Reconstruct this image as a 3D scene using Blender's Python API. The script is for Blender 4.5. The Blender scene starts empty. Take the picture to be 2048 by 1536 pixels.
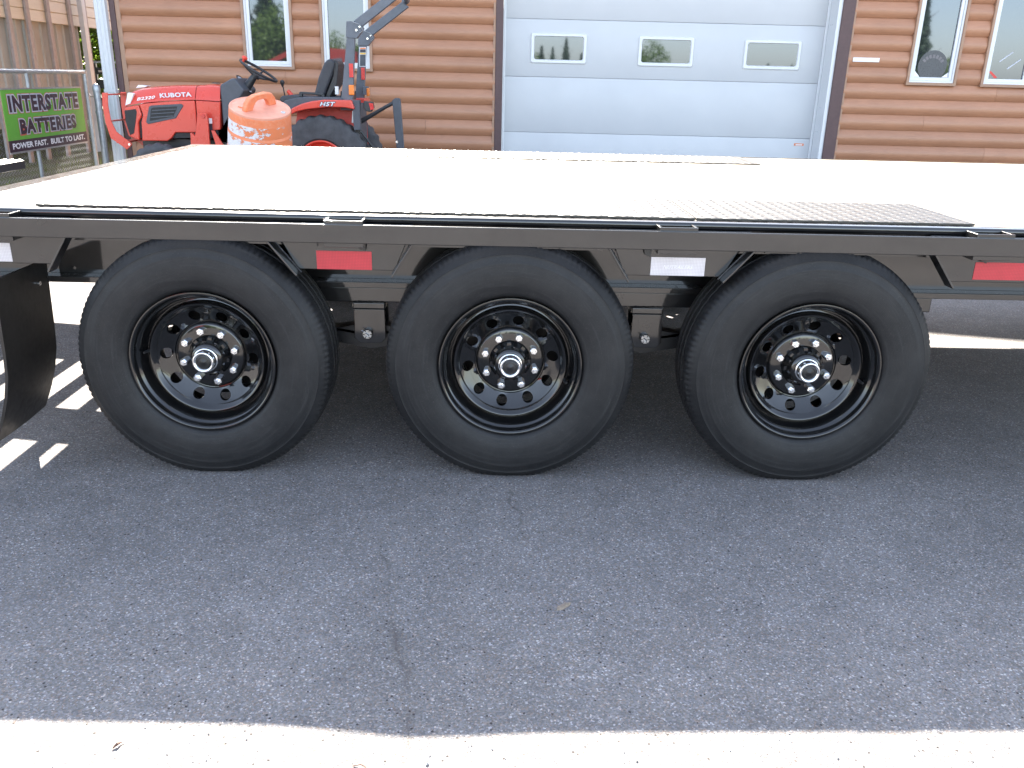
import bpy, bmesh, math, random
from mathutils import Vector, Matrix
random.seed(7)
sc = bpy.context.scene
COL = sc.collection
PI = math.pi

# ------------------------------------------------------------------ camera
cd = bpy.data.cameras.new('camera')
cam = bpy.data.objects.new('camera', cd)
COL.objects.link(cam)
sc.camera = cam
cd.sensor_width = 36.0
cd.lens = 29.915
cd.clip_start = 0.05
cd.clip_end = 2000
PIT, ROL, YAW = 0.3453, 0.0249, 0.0240
fw = Vector((math.sin(YAW) * math.cos(PIT), math.cos(YAW) * math.cos(PIT), -math.sin(PIT)))
rt = Vector((math.cos(YAW), -math.sin(YAW), 0))
dn = fw.cross(rt)
r2 = math.cos(ROL) * rt - math.sin(ROL) * dn
d2 = math.sin(ROL) * rt + math.cos(ROL) * dn
cam.matrix_world = Matrix(((r2.x, -d2.x, -fw.x, 0.0), (r2.y, -d2.y, -fw.y, -2.4672),
                           (r2.z, -d2.z, -fw.z, 1.2124), (0, 0, 0, 1)))

# ------------------------------------------------------------------ sky, sun, exposure
SUN = Vector((-0.190, 0.788, 0.586)).normalized()
ELEV = math.asin(SUN.z)
AZ = math.atan2(SUN.x, SUN.y)
world = bpy.data.worlds.new('World')
sc.world = world
world.use_nodes = True
wn = world.node_tree
for n in list(wn.nodes):
    wn.nodes.remove(n)
sky = wn.nodes.new('ShaderNodeTexSky')
sky.sky_type = 'NISHITA'
sky.sun_disc = False
sky.sun_elevation = ELEV
sky.sun_rotation = AZ
sky.air_density = 1.0
sky.dust_density = 1.0
bg = wn.nodes.new('ShaderNodeBackground')
bg.inputs['Strength'].default_value = 0.095
wo = wn.nodes.new('ShaderNodeOutputWorld')
hs = wn.nodes.new('ShaderNodeHueSaturation')      # a thin summer haze: less saturated blue all over
hs.inputs['Saturation'].default_value = 0.66
wn.links.new(sky.outputs[0], hs.inputs['Color'])
wn.links.new(hs.outputs[0], bg.inputs[0])
wn.links.new(bg.outputs[0], wo.inputs[0])
sd = bpy.data.lights.new('sun', 'SUN')
sd.energy = 5.0
sd.angle = math.radians(0.5)
sd.color = (1.0, 0.93, 0.82)
sun = bpy.data.objects.new('sun', sd)
COL.objects.link(sun)
sun.rotation_euler = (-SUN).to_track_quat('-Z', 'Y').to_euler()
sun.location = (-5, 20, 15)
sc.view_settings.view_transform = 'Standard'
sc.view_settings.look = 'None'
sc.view_settings.gamma = 1.0
sc.view_settings.exposure = 3.05
sc.render.engine = 'CYCLES'
sc.cycles.use_denoising = True
sc.cycles.max_bounces = 8
sc.cycles.diffuse_bounces = 4
sc.cycles.glossy_bounces = 4
sc.cycles.sample_clamp_indirect = 8.0
sc.cycles.caustics_reflective = False
sc.cycles.caustics_refractive = False


# ------------------------------------------------------------------ materials
class NT:
    def __init__(s, name):
        s.m = bpy.data.materials.new(name)
        s.m.use_nodes = True
        s.t = s.m.node_tree
        s.b = s.t.nodes['Principled BSDF']
        s.co = None

    def n(s, typ, **kw):
        x = s.t.nodes.new(typ)
        for k, v in kw.items():
            if k.startswith('i_'):
                key = k[2:]
                x.inputs[int(key) if key.isdigit() else key.replace('_', ' ')].default_value = v
            else:
                setattr(x, k, v)
        return x

    def l(s, a, b):
        s.t.links.new(a, b)

    def coord(s, scale=(1, 1, 1), kind='Object'):
        c = s.n('ShaderNodeTexCoord')
        m = s.n('ShaderNodeMapping')
        m.inputs['Scale'].default_value = scale
        s.l(c.outputs[kind], m.inputs['Vector'])
        return m.outputs[0]

    def noise(s, vec, scale, detail=4, rough=0.6):
        x = s.n('ShaderNodeTexNoise', i_Scale=scale, i_Detail=detail, i_Roughness=rough)
        s.l(vec, x.inputs['Vector'])
        return x.outputs['Fac']

    def vor(s, vec, scale, feature='F1'):
        x = s.n('ShaderNodeTexVoronoi', feature=feature, i_Scale=scale)
        s.l(vec, x.inputs['Vector'])
        return x

    def ramp(s, fac, stops, interp='LINEAR'):
        r = s.n('ShaderNodeValToRGB')
        r.color_ramp.interpolation = interp
        el = r.color_ramp.elements
        while len(el) < len(stops):
            el.new(0.5)
        for e, (p, c) in zip(el, stops):
            e.position = p
            e.color = (c[0], c[1], c[2], 1) if isinstance(c, (tuple, list)) else (c, c, c, 1)
        s.l(fac, r.inputs[0])
        return r.outputs[0]

    def mix(s, a, b, fac, blend='MIX'):
        x = s.n('ShaderNodeMix', data_type='RGBA', blend_type=blend)
        for ix, v in ((0, fac), (6, a), (7, b)):
            sock = x.inputs[ix]
            if hasattr(v, 'is_linked'):
                s.l(v, sock)
            elif isinstance(v, (int, float)):
                sock.default_value = v if ix == 0 else (v, v, v, 1)
            else:
                sock.default_value = (v[0], v[1], v[2], 1)
        return x.outputs[2]

    def math(s, op, a, b=0.0, c=None):
        x = s.n('ShaderNodeMath', operation=op)
        for i, v in enumerate((a, b) if c is None else (a, b, c)):
            if hasattr(v, 'is_linked'):
                s.l(v, x.inputs[i])
            else:
                x.inputs[i].default_value = v
        return x.outputs[0]

    def bump(s, h, strength, dist):
        x = s.n('ShaderNodeBump', i_Strength=strength, i_Distance=dist)
        s.l(h, x.inputs['Height'])
        s.l(x.outputs[0], s.b.inputs['Normal'])

    def base(s, c):
        if hasattr(c, 'is_linked'):
            s.l(c, s.b.inputs['Base Color'])
        else:
            s.b.inputs['Base Color'].default_value = (c[0], c[1], c[2], 1)

    def rough(s, r):
        if hasattr(r, 'is_linked'):
            s.l(r, s.b.inputs['Roughness'])
        else:
            s.b.inputs['Roughness'].default_value = r


def simple(name, col, rough=0.5, metal=0.0, var=0.12, scale=18.0, bump=0.0, bscale=60.0, bdist=0.002,
           coat=0.0, spec=0.5, rvar=0.1):
    """paint / plastic / metal with uneven tone and gloss"""
    t = NT(name)
    v = t.coord()
    n1 = t.noise(v, scale)
    lo = tuple(c * (1 - var) for c in col)
    hi = tuple(min(1, c * (1 + var)) for c in col)
    t.base(t.ramp(n1, [(0.3, lo), (0.7, hi)]))
    n2 = t.noise(v, scale * 3.1)
    t.rough(t.ramp(n2, [(0.25, max(0.02, rough - rvar)), (0.75, min(1, rough + rvar))]))
    t.b.inputs['Metallic'].default_value = metal
    t.b.inputs['Specular IOR Level'].default_value = spec
    if coat:
        t.b.inputs['Coat Weight'].default_value = coat
        t.b.inputs['Coat Roughness'].default_value = 0.04
    if bump:
        t.bump(t.noise(v, bscale, 5), bump, bdist)
    return t.m


M = {}


def make_asphalt():
    t = NT('asphalt')
    v = t.coord()
    big = t.noise(v, 1.3, 5)
    mid = t.noise(v, 9.0, 5)
    tone = t.ramp(t.math('ADD', t.math('MULTIPLY', big, 0.6), t.math('MULTIPLY', mid, 0.4)),
                  [(0.32, (0.140, 0.132, 0.127)), (0.68, (0.218, 0.205, 0.196))])
    v1 = t.vor(v, 270.0)
    sep = t.n('ShaderNodeSeparateColor')
    t.l(v1.outputs['Color'], sep.inputs[0])
    grain = t.ramp(sep.outputs[0], [(0.0, 0.66), (0.45, 0.92), (0.80, 1.12), (0.93, 1.4), (0.985, 2.2)])
    tint = t.ramp(sep.outputs[1], [(0.0, (0.93, 0.97, 1.07)), (0.7, (1.0, 1.0, 1.0)), (1.0, (1.16, 0.98, 0.88))])
    c = t.mix(tone, grain, 1.0, 'MULTIPLY')
    c = t.mix(c, tint, 1.0, 'MULTIPLY')
    v2 = t.vor(v, 62.0)
    sep2 = t.n('ShaderNodeSeparateColor')
    t.l(v2.outputs['Color'], sep2.inputs[0])
    peb = t.math('MULTIPLY', t.math('GREATER_THAN', sep2.outputs[0], 0.955),
                 t.math('LESS_THAN', v2.outputs['Distance'], 0.20))
    c = t.mix(c, t.ramp(sep2.outputs[1], [(0.0, (0.26, 0.255, 0.26)), (0.6, (0.36, 0.35, 0.35)), (1.0, (0.46, 0.44, 0.41))]), peb)
    # long crack across the lot and finer side cracks, with tar-dark edges
    sx = t.n('ShaderNodeSeparateXYZ')
    t.l(v, sx.inputs[0])
    fc = t.n('ShaderNodeFloatCurve')
    cv = fc.mapping.curves[0]
    pts = [(-1.30, -0.150), (-1.09, -0.159), (-0.94, -0.172), (-0.835, -0.213), (-0.72, -0.236), (-0.635, -0.255), (-0.53, -0.262), (-0.445, -0.298), (-0.30, -0.288), (-0.122, -0.306)]
    while len(cv.points) < len(pts):
        cv.points.new(0.5, 0.5)
    for p_, (yy_, xx_) in zip(cv.points, pts):
        p_.location = ((yy_ + 1.4) / 1.4, xx_ + 0.5)
        p_.handle_type = 'VECTOR'
    fc.mapping.update()
    t.l(t.math('DIVIDE', t.math('ADD', sx.outputs[1], 1.4), 1.4), fc.inputs['Value'])
    wob = t.noise(v, 13.0, 6, 0.7)
    d = t.math('ABSOLUTE', t.math('SUBTRACT', sx.outputs[0], t.math('ADD', t.math('SUBTRACT', fc.outputs[0], 0.5), t.math('MULTIPLY', t.math('SUBTRACT', wob, 0.5), 0.055))))
    patch = t.math('MULTIPLY', t.ramp(t.noise(v, 6.1, 3), [(0.40, 0.12), (0.60, 1.0)]), t.ramp(t.math('MULTIPLY', sx.outputs[1], -1.0), [(0.10, 0.0), (0.5, 1.0)]))
    crk = t.math('MULTIPLY', t.math('SUBTRACT', 1.0, t.math('MINIMUM', t.math('DIVIDE', d, 0.006), 1.0)), patch)
    stain = t.math('MULTIPLY', t.math('SUBTRACT', 1.0, t.math('MINIMUM', t.math('DIVIDE', d, 0.028), 1.0)), patch)
    c = t.mix(c, (0.060, 0.052, 0.045), t.math('MULTIPLY', crk, 0.70))
    c = t.mix(c, (0.085, 0.076, 0.068), t.math('MULTIPLY', stain, 0.45))
    v4 = t.vor(v, 120.0)
    sep4 = t.n('ShaderNodeSeparateColor')
    t.l(v4.outputs['Color'], sep4.inputs[0])
    pit_shade = t.math('MULTIPLY', t.math('GREATER_THAN', sep4.outputs[0], 0.962), t.math('LESS_THAN', v4.outputs['Distance'], 0.34))  # shadows inside small surface pits, painted as near-black specks
    c = t.mix(c, (0.022, 0.018, 0.017), t.math('MULTIPLY', pit_shade, 0.85))
    v3 = t.n('ShaderNodeTexVoronoi', feature='DISTANCE_TO_EDGE', i_Scale=1.05)
    vv = t.n('ShaderNodeVectorMath', operation='ADD')
    nz = t.n('ShaderNodeTexNoise', i_Scale=4.0, i_Detail=5.0)
    t.l(v, nz.inputs['Vector'])
    vm = t.n('ShaderNodeVectorMath', operation='SCALE')
    vm.inputs['Scale'].default_value = 0.28
    t.l(nz.outputs['Color'], vm.inputs[0])
    t.l(v, vv.inputs[0])
    t.l(vm.outputs[0], vv.inputs[1])
    t.l(vv.outputs[0], v3.inputs['Vector'])
    fine = t.math('MULTIPLY', t.math('LESS_THAN', v3.outputs['Distance'], 0.0035),
                  t.ramp(t.noise(v, 2.1, 3), [(0.5, 0.0), (0.66, 1.0)]))
    c = t.mix(c, (0.08, 0.072, 0.066), t.math('MULTIPLY', fine, 0.5))
    t.base(c)
    t.rough(0.88)
    t.b.inputs['Specular IOR Level'].default_value = 0.3
    h = t.math('ADD', t.math('MULTIPLY', v1.outputs['Distance'], 0.5), t.math('MULTIPLY', t.noise(v, 420.0, 2), 0.6))
    t.bump(h, 0.75, 0.004)
    return t.m


def make_siding():
    t = NT('log_siding')
    oi = t.n('ShaderNodeObjectInfo')
    tc = t.n('ShaderNodeTexCoord')
    off = t.n('ShaderNodeVectorMath', operation='ADD')
    t.l(tc.outputs['Object'], off.inputs[0])
    cbo = t.n('ShaderNodeCombineXYZ')
    t.l(t.math('MULTIPLY', oi.outputs['Random'], 37.0), cbo.inputs[0])
    t.l(t.math('MULTIPLY', oi.outputs['Random'], 11.0), cbo.inputs[2])
    t.l(cbo.outputs[0], off.inputs[1])
    mp = t.n('ShaderNodeMapping')
    mp.inputs['Scale'].default_value = (0.9, 8.0, 8.0)
    t.l(off.outputs[0], mp.inputs['Vector'])
    g = t.noise(mp.outputs[0], 9.0, 6, 0.65)
    g2 = t.noise(off.outputs[0], 1.4, 3)
    tone = t.ramp(oi.outputs['Random'], [(0.0, 0.93), (1.0, 1.07)])
    c = t.ramp(g, [(0.25, (0.345, 0.160, 0.086)), (0.75, (0.42, 0.203, 0.113))])
    c = t.mix(c, t.ramp(g2, [(0.3, 0.90), (0.7, 1.08)]), 1.0, 'MULTIPLY')
    c = t.mix(c, tone, 1.0, 'MULTIPLY')
    t.base(c)
    t.rough(0.36)
    t.bump(g, 0.12, 0.003)
    return t.m


def make_gloss_black():
    t = NT('black_gloss_paint')
    v = t.coord()
    t.base(t.ramp(t.noise(v, 14.0), [(0.3, (0.008, 0.008, 0.009)), (0.7, (0.013, 0.0125, 0.0125))]))
    t.rough(t.ramp(t.noise(v, 34.0, 5), [(0.3, 0.30), (0.75, 0.40)]))
    t.b.inputs['Specular IOR Level'].default_value = 0.14
    t.b.inputs['Coat Weight'].default_value = 1.0
    t.b.inputs['Coat IOR'].default_value = 1.62
    t.b.inputs['Coat Roughness'].default_value = 0.06
    t.bump(t.math('ADD', t.noise(v, 26.0, 2), t.math('MULTIPLY', t.noise(v, 300.0, 2), 0.10)), 0.05, 0.004)
    t.b.inputs['Coat Tint'].default_value = (1, 1, 1, 1)
    return t.m


def make_plate():
    t = NT('tread_plate_paint')
    v = t.coord()
    t.base(t.ramp(t.noise(v, 8.0), [(0.3, (0.024, 0.021, 0.018)), (0.7, (0.036, 0.031, 0.026))]))
    t.rough(t.ramp(t.noise(v, 30.0, 5), [(0.3, 0.34), (0.75, 0.46)]))
    t.b.inputs['Specular IOR Level'].default_value = 0.6
    return t.m


def make_rubber():
    t = NT('tyre_rubber')
    v = t.coord()
    n = t.noise(v, 26.0, 6, 0.7)
    n2 = t.noise(v, 260.0, 3)
    # rings and brushed arcs around the axle
    sx = t.n('ShaderNodeSeparateXYZ')
    t.l(v, sx.inputs[0])
    rad = t.math('SQRT', t.math('ADD', t.math('POWER', sx.outputs[0], 2.0), t.math('POWER', sx.outputs[2], 2.0)))
    ang = t.math('ARCTAN2', sx.outputs[2], sx.outputs[0])
    cb = t.n('ShaderNodeCombineXYZ')
    t.l(t.math('MULTIPLY', rad, 95.0), cb.inputs[0])
    t.l(t.math('MULTIPLY', ang, 1.6), cb.inputs[1])
    arcs = t.noise(cb.outputs[0], 1.0, 5, 0.7)
    ribs = t.math('SINE', t.math('MULTIPLY', rad, 1500.0))
    c = t.ramp(n, [(0.3, (0.0065, 0.0065, 0.0075)), (0.75, (0.0120, 0.0120, 0.0132))])
    spk = t.ramp(n2, [(0.60, 0.0), (0.74, 1.0)])
    c = t.mix(c, (0.066, 0.063, 0.060), t.math('MULTIPLY', spk, 0.40))
    smear = t.ramp(t.noise(v, 5.0, 6, 0.7), [(0.45, 0.0), (0.72, 1.0)])
    c = t.mix(c, (0.030, 0.0285, 0.028), t.math('MULTIPLY', smear, 0.4))
    c = t.mix(c, (0.033, 0.032, 0.032), t.math('MULTIPLY', t.ramp(arcs, [(0.52, 0.0), (0.70, 1.0)]), 0.55))
    t.base(c)
    t.rough(t.ramp(arcs, [(0.3, 0.46), (0.7, 0.66)]))
    t.b.inputs['Specular IOR Level'].default_value = 0.36
    t.bump(t.math('ADD', t.math('MULTIPLY', n2, 0.5), t.math('ADD', t.math('MULTIPLY', arcs, 0.8), t.math('MULTIPLY', ribs, 0.12))), 0.35, 0.0012)
    return t.m


def make_wood():
    t = NT('deck_wood')
    g = t.noise(t.coord((1.0, 14.0, 14.0)), 4.0, 6, 0.65)
    t.base(t.ramp(g, [(0.25, (0.30, 0.255, 0.195)), (0.75, (0.40, 0.345, 0.27))]))
    t.rough(0.6)
    t.bump(g, 0.15, 0.003)
    return t.m


def make_barrel():
    t = NT('barrel_plastic')
    v = t.coord()
    n = t.noise(v, 7.0, 4)
    c = t.ramp(n, [(0.3, (0.72, 0.190, 0.072)), (0.75, (0.80, 0.245, 0.11))])
    dust = t.ramp(t.noise(v, 40.0, 5), [(0.45, 0.0), (0.8, 1.0)])
    c = t.mix(c, (0.72, 0.42, 0.30), t.math('MULTIPLY', dust, 0.35))
    t.base(c)
    t.rough(0.55)
    t.bump(t.noise(v, 30.0, 4), 0.12, 0.003)
    return t.m


def make_band():
    t = NT('peeling_reflective_band')
    v = t.coord()
    n = t.noise(t.coord((1, 1, 1.6)), 11.0, 8, 0.72)
    sx = t.n('ShaderNodeSeparateXYZ')
    t.l(v, sx.inputs[0])
    # more sheeting is left on the one side than on the other
    f = t.math('ADD', t.math('ADD', n, 0.055), t.math('MULTIPLY', sx.outputs[0], -0.40))
    m = t.ramp(f, [(0.50, 0.0), (0.515, 1.0)])
    c = t.mix((0.76, 0.215, 0.085), t.ramp(t.noise(v, 60.0), [(0.3, (0.62, 0.60, 0.62)), (0.7, (0.74, 0.72, 0.73))]), m)
    edge = t.ramp(f, [(0.485, 0.0), (0.502, 1.0), (0.52, 0.0)])
    c = t.mix(c, (0.26, 0.16, 0.12), t.math('MULTIPLY', edge, 0.6))
    t.base(c)
    t.rough(0.55)
    t.bump(m, 0.3, 0.002)
    return t.m


def make_tape(name, c1, c2, spec=0.5):
    t = NT(name)
    v = t.coord((1, 1, 1))
    w = t.n('ShaderNodeTexBrick', i_Scale=1.0, offset=0.0)
    w.inputs['Color1'].default_value = (*c1, 1)
    w.inputs['Color2'].default_value = (*c1, 1)
    w.inputs['Mortar'].default_value = (*c2, 1)
    w.inputs['Mortar Size'].default_value = 0.0007
    w.inputs['Brick Width'].default_value = 0.0045
    w.inputs['Row Height'].default_value = 0.0045
    sx = t.n('ShaderNodeSeparateXYZ')
    t.l(v, sx.inputs[0])
    cb = t.n('ShaderNodeCombineXYZ')
    t.l(sx.outputs[0], cb.inputs[0])
    t.l(sx.outputs[2], cb.inputs[1])
    t.l(cb.outputs[0], w.inputs['Vector'])
    n = t.noise(v, 20.0, 4)
    t.base(t.mix(w.outputs[0], t.ramp(n, [(0.3, 0.9), (0.7, 1.08)]), 1.0, 'MULTIPLY'))
    t.rough(0.35)
    t.b.inputs['Specular IOR Level'].default_value = spec
    return t.m


def make_soil():
    t = NT('grassy_soil')
    v = t.coord()
    n = t.noise(v, 1.6, 6, 0.7)
    n2 = t.noise(v, 22.0, 5, 0.7)
    c = t.ramp(n, [(0.35, (0.075, 0.062, 0.042)), (0.5, (0.085, 0.09, 0.035)), (0.7, (0.055, 0.085, 0.022))])
    c = t.mix(c, t.ramp(n2, [(0.3, 0.6), (0.7, 1.4)]), 1.0, 'MULTIPLY')
    t.base(c)
    t.rough(0.95)
    t.bump(n2, 0.8, 0.03)
    return t.m


def make_leaf(name, a, b):
    t = NT(name)
    v = t.coord()
    n = t.noise(v, 3.0, 4)
    t.base(t.ramp(n, [(0.3, a), (0.7, b)]))
    t.rough(0.6)
    t.b.inputs['Transmission Weight'].default_value = 0.0
    tr = t.n('ShaderNodeBsdfTranslucent')
    tr.inputs[0].default_value = (b[0] * 1.3, b[1] * 1.5, b[2] * 0.8, 1)
    mx = t.n('ShaderNodeMixShader')
    mx.inputs[0].default_value = 0.3
    out = [x for x in t.t.nodes if x.type == 'OUTPUT_MATERIAL'][0]
    t.l(t.b.outputs[0], mx.inputs[1])
    t.l(tr.outputs[0], mx.inputs[2])
    t.l(mx.outputs[0], out.inputs[0])
    return t.m


def make_beige_boards():
    t = NT('beige_board_paint')
    g = t.noise(t.coord((8, 1.0, 8)), 6.0, 6, 0.65)
    t.base(t.ramp(g, [(0.3, (0.66, 0.62, 0.52)), (0.7, (0.74, 0.70, 0.59))]))
    t.rough(0.6)
    t.bump(g, 0.1, 0.003)
    return t.m


M['asphalt'] = make_asphalt()
M['siding'] = make_siding()
M['gloss'] = make_gloss_black()
M['plate'] = make_plate()
M['rubber'] = make_rubber()
M['wood'] = make_wood()
M['barrel'] = make_barrel()
M['band'] = make_band()
M['barrel_lid'] = simple('sun_faded_lid', (0.70, 0.30, 0.20), 0.6, var=0.12, scale=9, bump=0.15, bscale=30)
M['soil'] = make_soil()
M['boards'] = make_beige_boards()
M['tape_red'] = make_tape('red_reflective_tape', (0.52, 0.030, 0.045), (0.36, 0.02, 0.03))
M['tape_white'] = make_tape('white_reflective_tape', (0.66, 0.63, 0.64), (0.50, 0.46, 0.48))
M['tape_print'] = simple('tape_print', (0.80, 0.78, 0.82), 0.4)
M['dark_steel'] = simple('dark_frame_steel', (0.012, 0.012, 0.013), 0.35, bump=0.06, bscale=90)
M['flap'] = simple('mud_flap_rubber', (0.020, 0.017, 0.015), 0.38, var=0.25, bump=0.05, bscale=14, bdist=0.006)
M['rim'] = simple('wheel_black_gloss', (0.006, 0.006, 0.0065), 0.10, var=0.2, rvar=0.03, coat=0.7, spec=0.4)
M['rear_plate'] = simple('rear_plate_paint', (0.026, 0.022, 0.020), 0.16, var=0.25, scale=30, bump=0.05, bscale=80)
M['loader_red'] = simple('weathered_red_paint', (0.24, 0.030, 0.022), 0.7, spec=0.2)
M['chrome'] = simple('chrome', (0.78, 0.79, 0.81), 0.10, 1.0, var=0.03, rvar=0.04)
M['zinc'] = simple('zinc_plate', (0.86, 0.87, 0.89), 0.20, 1.0, var=0.05)
M['castle'] = simple('bare_bolt_steel', (0.42, 0.42, 0.42), 0.36, 1.0)
M['cap'] = simple('black_rubber_plug', (0.012, 0.012, 0.013), 0.4)
M['weld'] = simple('painted_weld', (0.014, 0.014, 0.015), 0.18, bump=0.9, bscale=170, bdist=0.003)
M['door_white'] = simple('door_white_steel', (0.50, 0.51, 0.525), 0.42, var=0.03, scale=2.0, bump=0.03, bscale=240)
M['vinyl'] = simple('white_vinyl', (0.66, 0.67, 0.68), 0.35, var=0.02)
M['white_paint'] = simple('white_aluminium', (0.58, 0.60, 0.62), 0.38, var=0.03)
M['brown_trim'] = simple('dark_brown_trim', (0.083, 0.043, 0.043), 0.5, var=0.1)
M['tan_trim'] = simple('tan_trim', (0.34, 0.20, 0.13), 0.5, var=0.08)
M['roofing'] = simple('brown_roof_metal', (0.10, 0.07, 0.06), 0.5)
M['concrete'] = simple('concrete', (0.30, 0.29, 0.27), 0.9, bump=0.2)
M['glass'] = simple('dark_window_glass', (0.020, 0.023, 0.026), 0.02, var=0.05, rvar=0.008, spec=1.0)
M['glass'].node_tree.nodes['Principled BSDF'].inputs['Specular IOR Level'].default_value = 0.95
M['glass'].node_tree.nodes['Principled BSDF'].inputs['Specular Tint'].default_value = (0.74, 0.83, 1.0, 1)
M['glass'].node_tree.nodes['Principled BSDF'].inputs['IOR'].default_value = 1.66
M['red'] = simple('tractor_red_paint', (0.60, 0.058, 0.036), 0.30, var=0.04, scale=5, coat=0.3)
M['red_dull'] = simple('faded_red_plastic', (0.52, 0.055, 0.042), 0.5)
M['charcoal'] = simple('charcoal_plastic', (0.062, 0.068, 0.082), 0.55, bump=0.08, bscale=120)
M['rops'] = simple('grey_roll_bar_paint', (0.095, 0.107, 0.13), 0.42)
M['black_plastic'] = simple('black_plastic', (0.022, 0.023, 0.026), 0.45, bump=0.05)
M['vinyl_black'] = simple('black_seat_vinyl', (0.030, 0.032, 0.040), 0.5, bump=0.15, bscale=180)
M['mesh_black'] = simple('grille_black', (0.018, 0.018, 0.019), 0.6, bump=0.9, bscale=300, bdist=0.004)
M['amber'] = simple('amber_lens', (0.72, 0.20, 0.03), 0.25)
M['lens_red'] = simple('red_lens', (0.60, 0.03, 0.03), 0.2)
M['decal_white'] = simple('white_decal', (0.78, 0.77, 0.78), 0.4, var=0.03)
M['decal_silver'] = simple('silver_decal', (0.62, 0.64, 0.68), 0.35, var=0.05)
M['decal_dark'] = simple('dark_decal', (0.035, 0.03, 0.045), 0.4)
M['sticker_dark'] = simple('faded_dark_sticker', (0.045, 0.050, 0.060), 0.3)
M['sticker_pale'] = simple('faded_pale_print', (0.15, 0.135, 0.145), 0.4)
M['decal_yellow'] = simple('yellow_decal', (0.72, 0.42, 0.05), 0.4)
M['decal_orange'] = simple('orange_decal', (0.70, 0.18, 0.05), 0.4)
M['red_plastic'] = simple('red_plastic', (0.70, 0.055, 0.030), 0.35)
M['tractor_tyre'] = simple('dusty_tractor_rubber', (0.060, 0.060, 0.064), 0.8, var=0.3, scale=12, bump=0.2, bscale=150)
M['galv'] = simple('galvanised_steel', (0.36, 0.38, 0.40), 0.42, 0.7, var=0.15, scale=30)
M['wire'] = simple('dull_galvanised_wire', (0.30, 0.30, 0.305), 0.6, 0.3)
M['sign_green'] = simple('sign_green', (0.115, 0.36, 0.045), 0.45, var=0.04)
M['sign_dark'] = simple('sign_dark_purple', (0.030, 0.014, 0.030), 0.45, var=0.1)
M['sign_grey'] = simple('sign_grey', (0.48, 0.50, 0.56), 0.45, var=0.04)
M['sign_red'] = simple('sign_red_line', (0.52, 0.10, 0.06), 0.45, var=0.05)
M['lean_sheet'] = simple('taupe_sheet_metal', (0.40, 0.40, 0.37), 0.55, var=0.06, scale=3)
M['lean_post'] = simple('brown_grey_post', (0.36, 0.315, 0.305), 0.6)
M['bark'] = simple('bark', (0.075, 0.055, 0.04), 0.9, var=0.3, bump=0.6, bscale=25, bdist=0.02)
M['leaf'] = make_leaf('green_leaves', (0.075, 0.12, 0.025), (0.15, 0.21, 0.04))
M['leaf_dark'] = make_leaf('spruce_needles', (0.022, 0.045, 0.018), (0.045, 0.075, 0.028))
M['grass'] = make_leaf('grass_blades', (0.085, 0.115, 0.028), (0.16, 0.18, 0.05))
M['chip'] = simple('weathered_wood_chip', (0.24, 0.19, 0.145), 0.8, var=0.3, scale=120)
M['twig'] = simple('brown_twig', (0.085, 0.040, 0.026), 0.8)
M['stone'] = simple('grey_stone', (0.22, 0.21, 0.20), 0.85, var=0.4, scale=60)
M['van_black'] = simple('black_trailer_paint', (0.02, 0.022, 0.022), 0.35)


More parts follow.
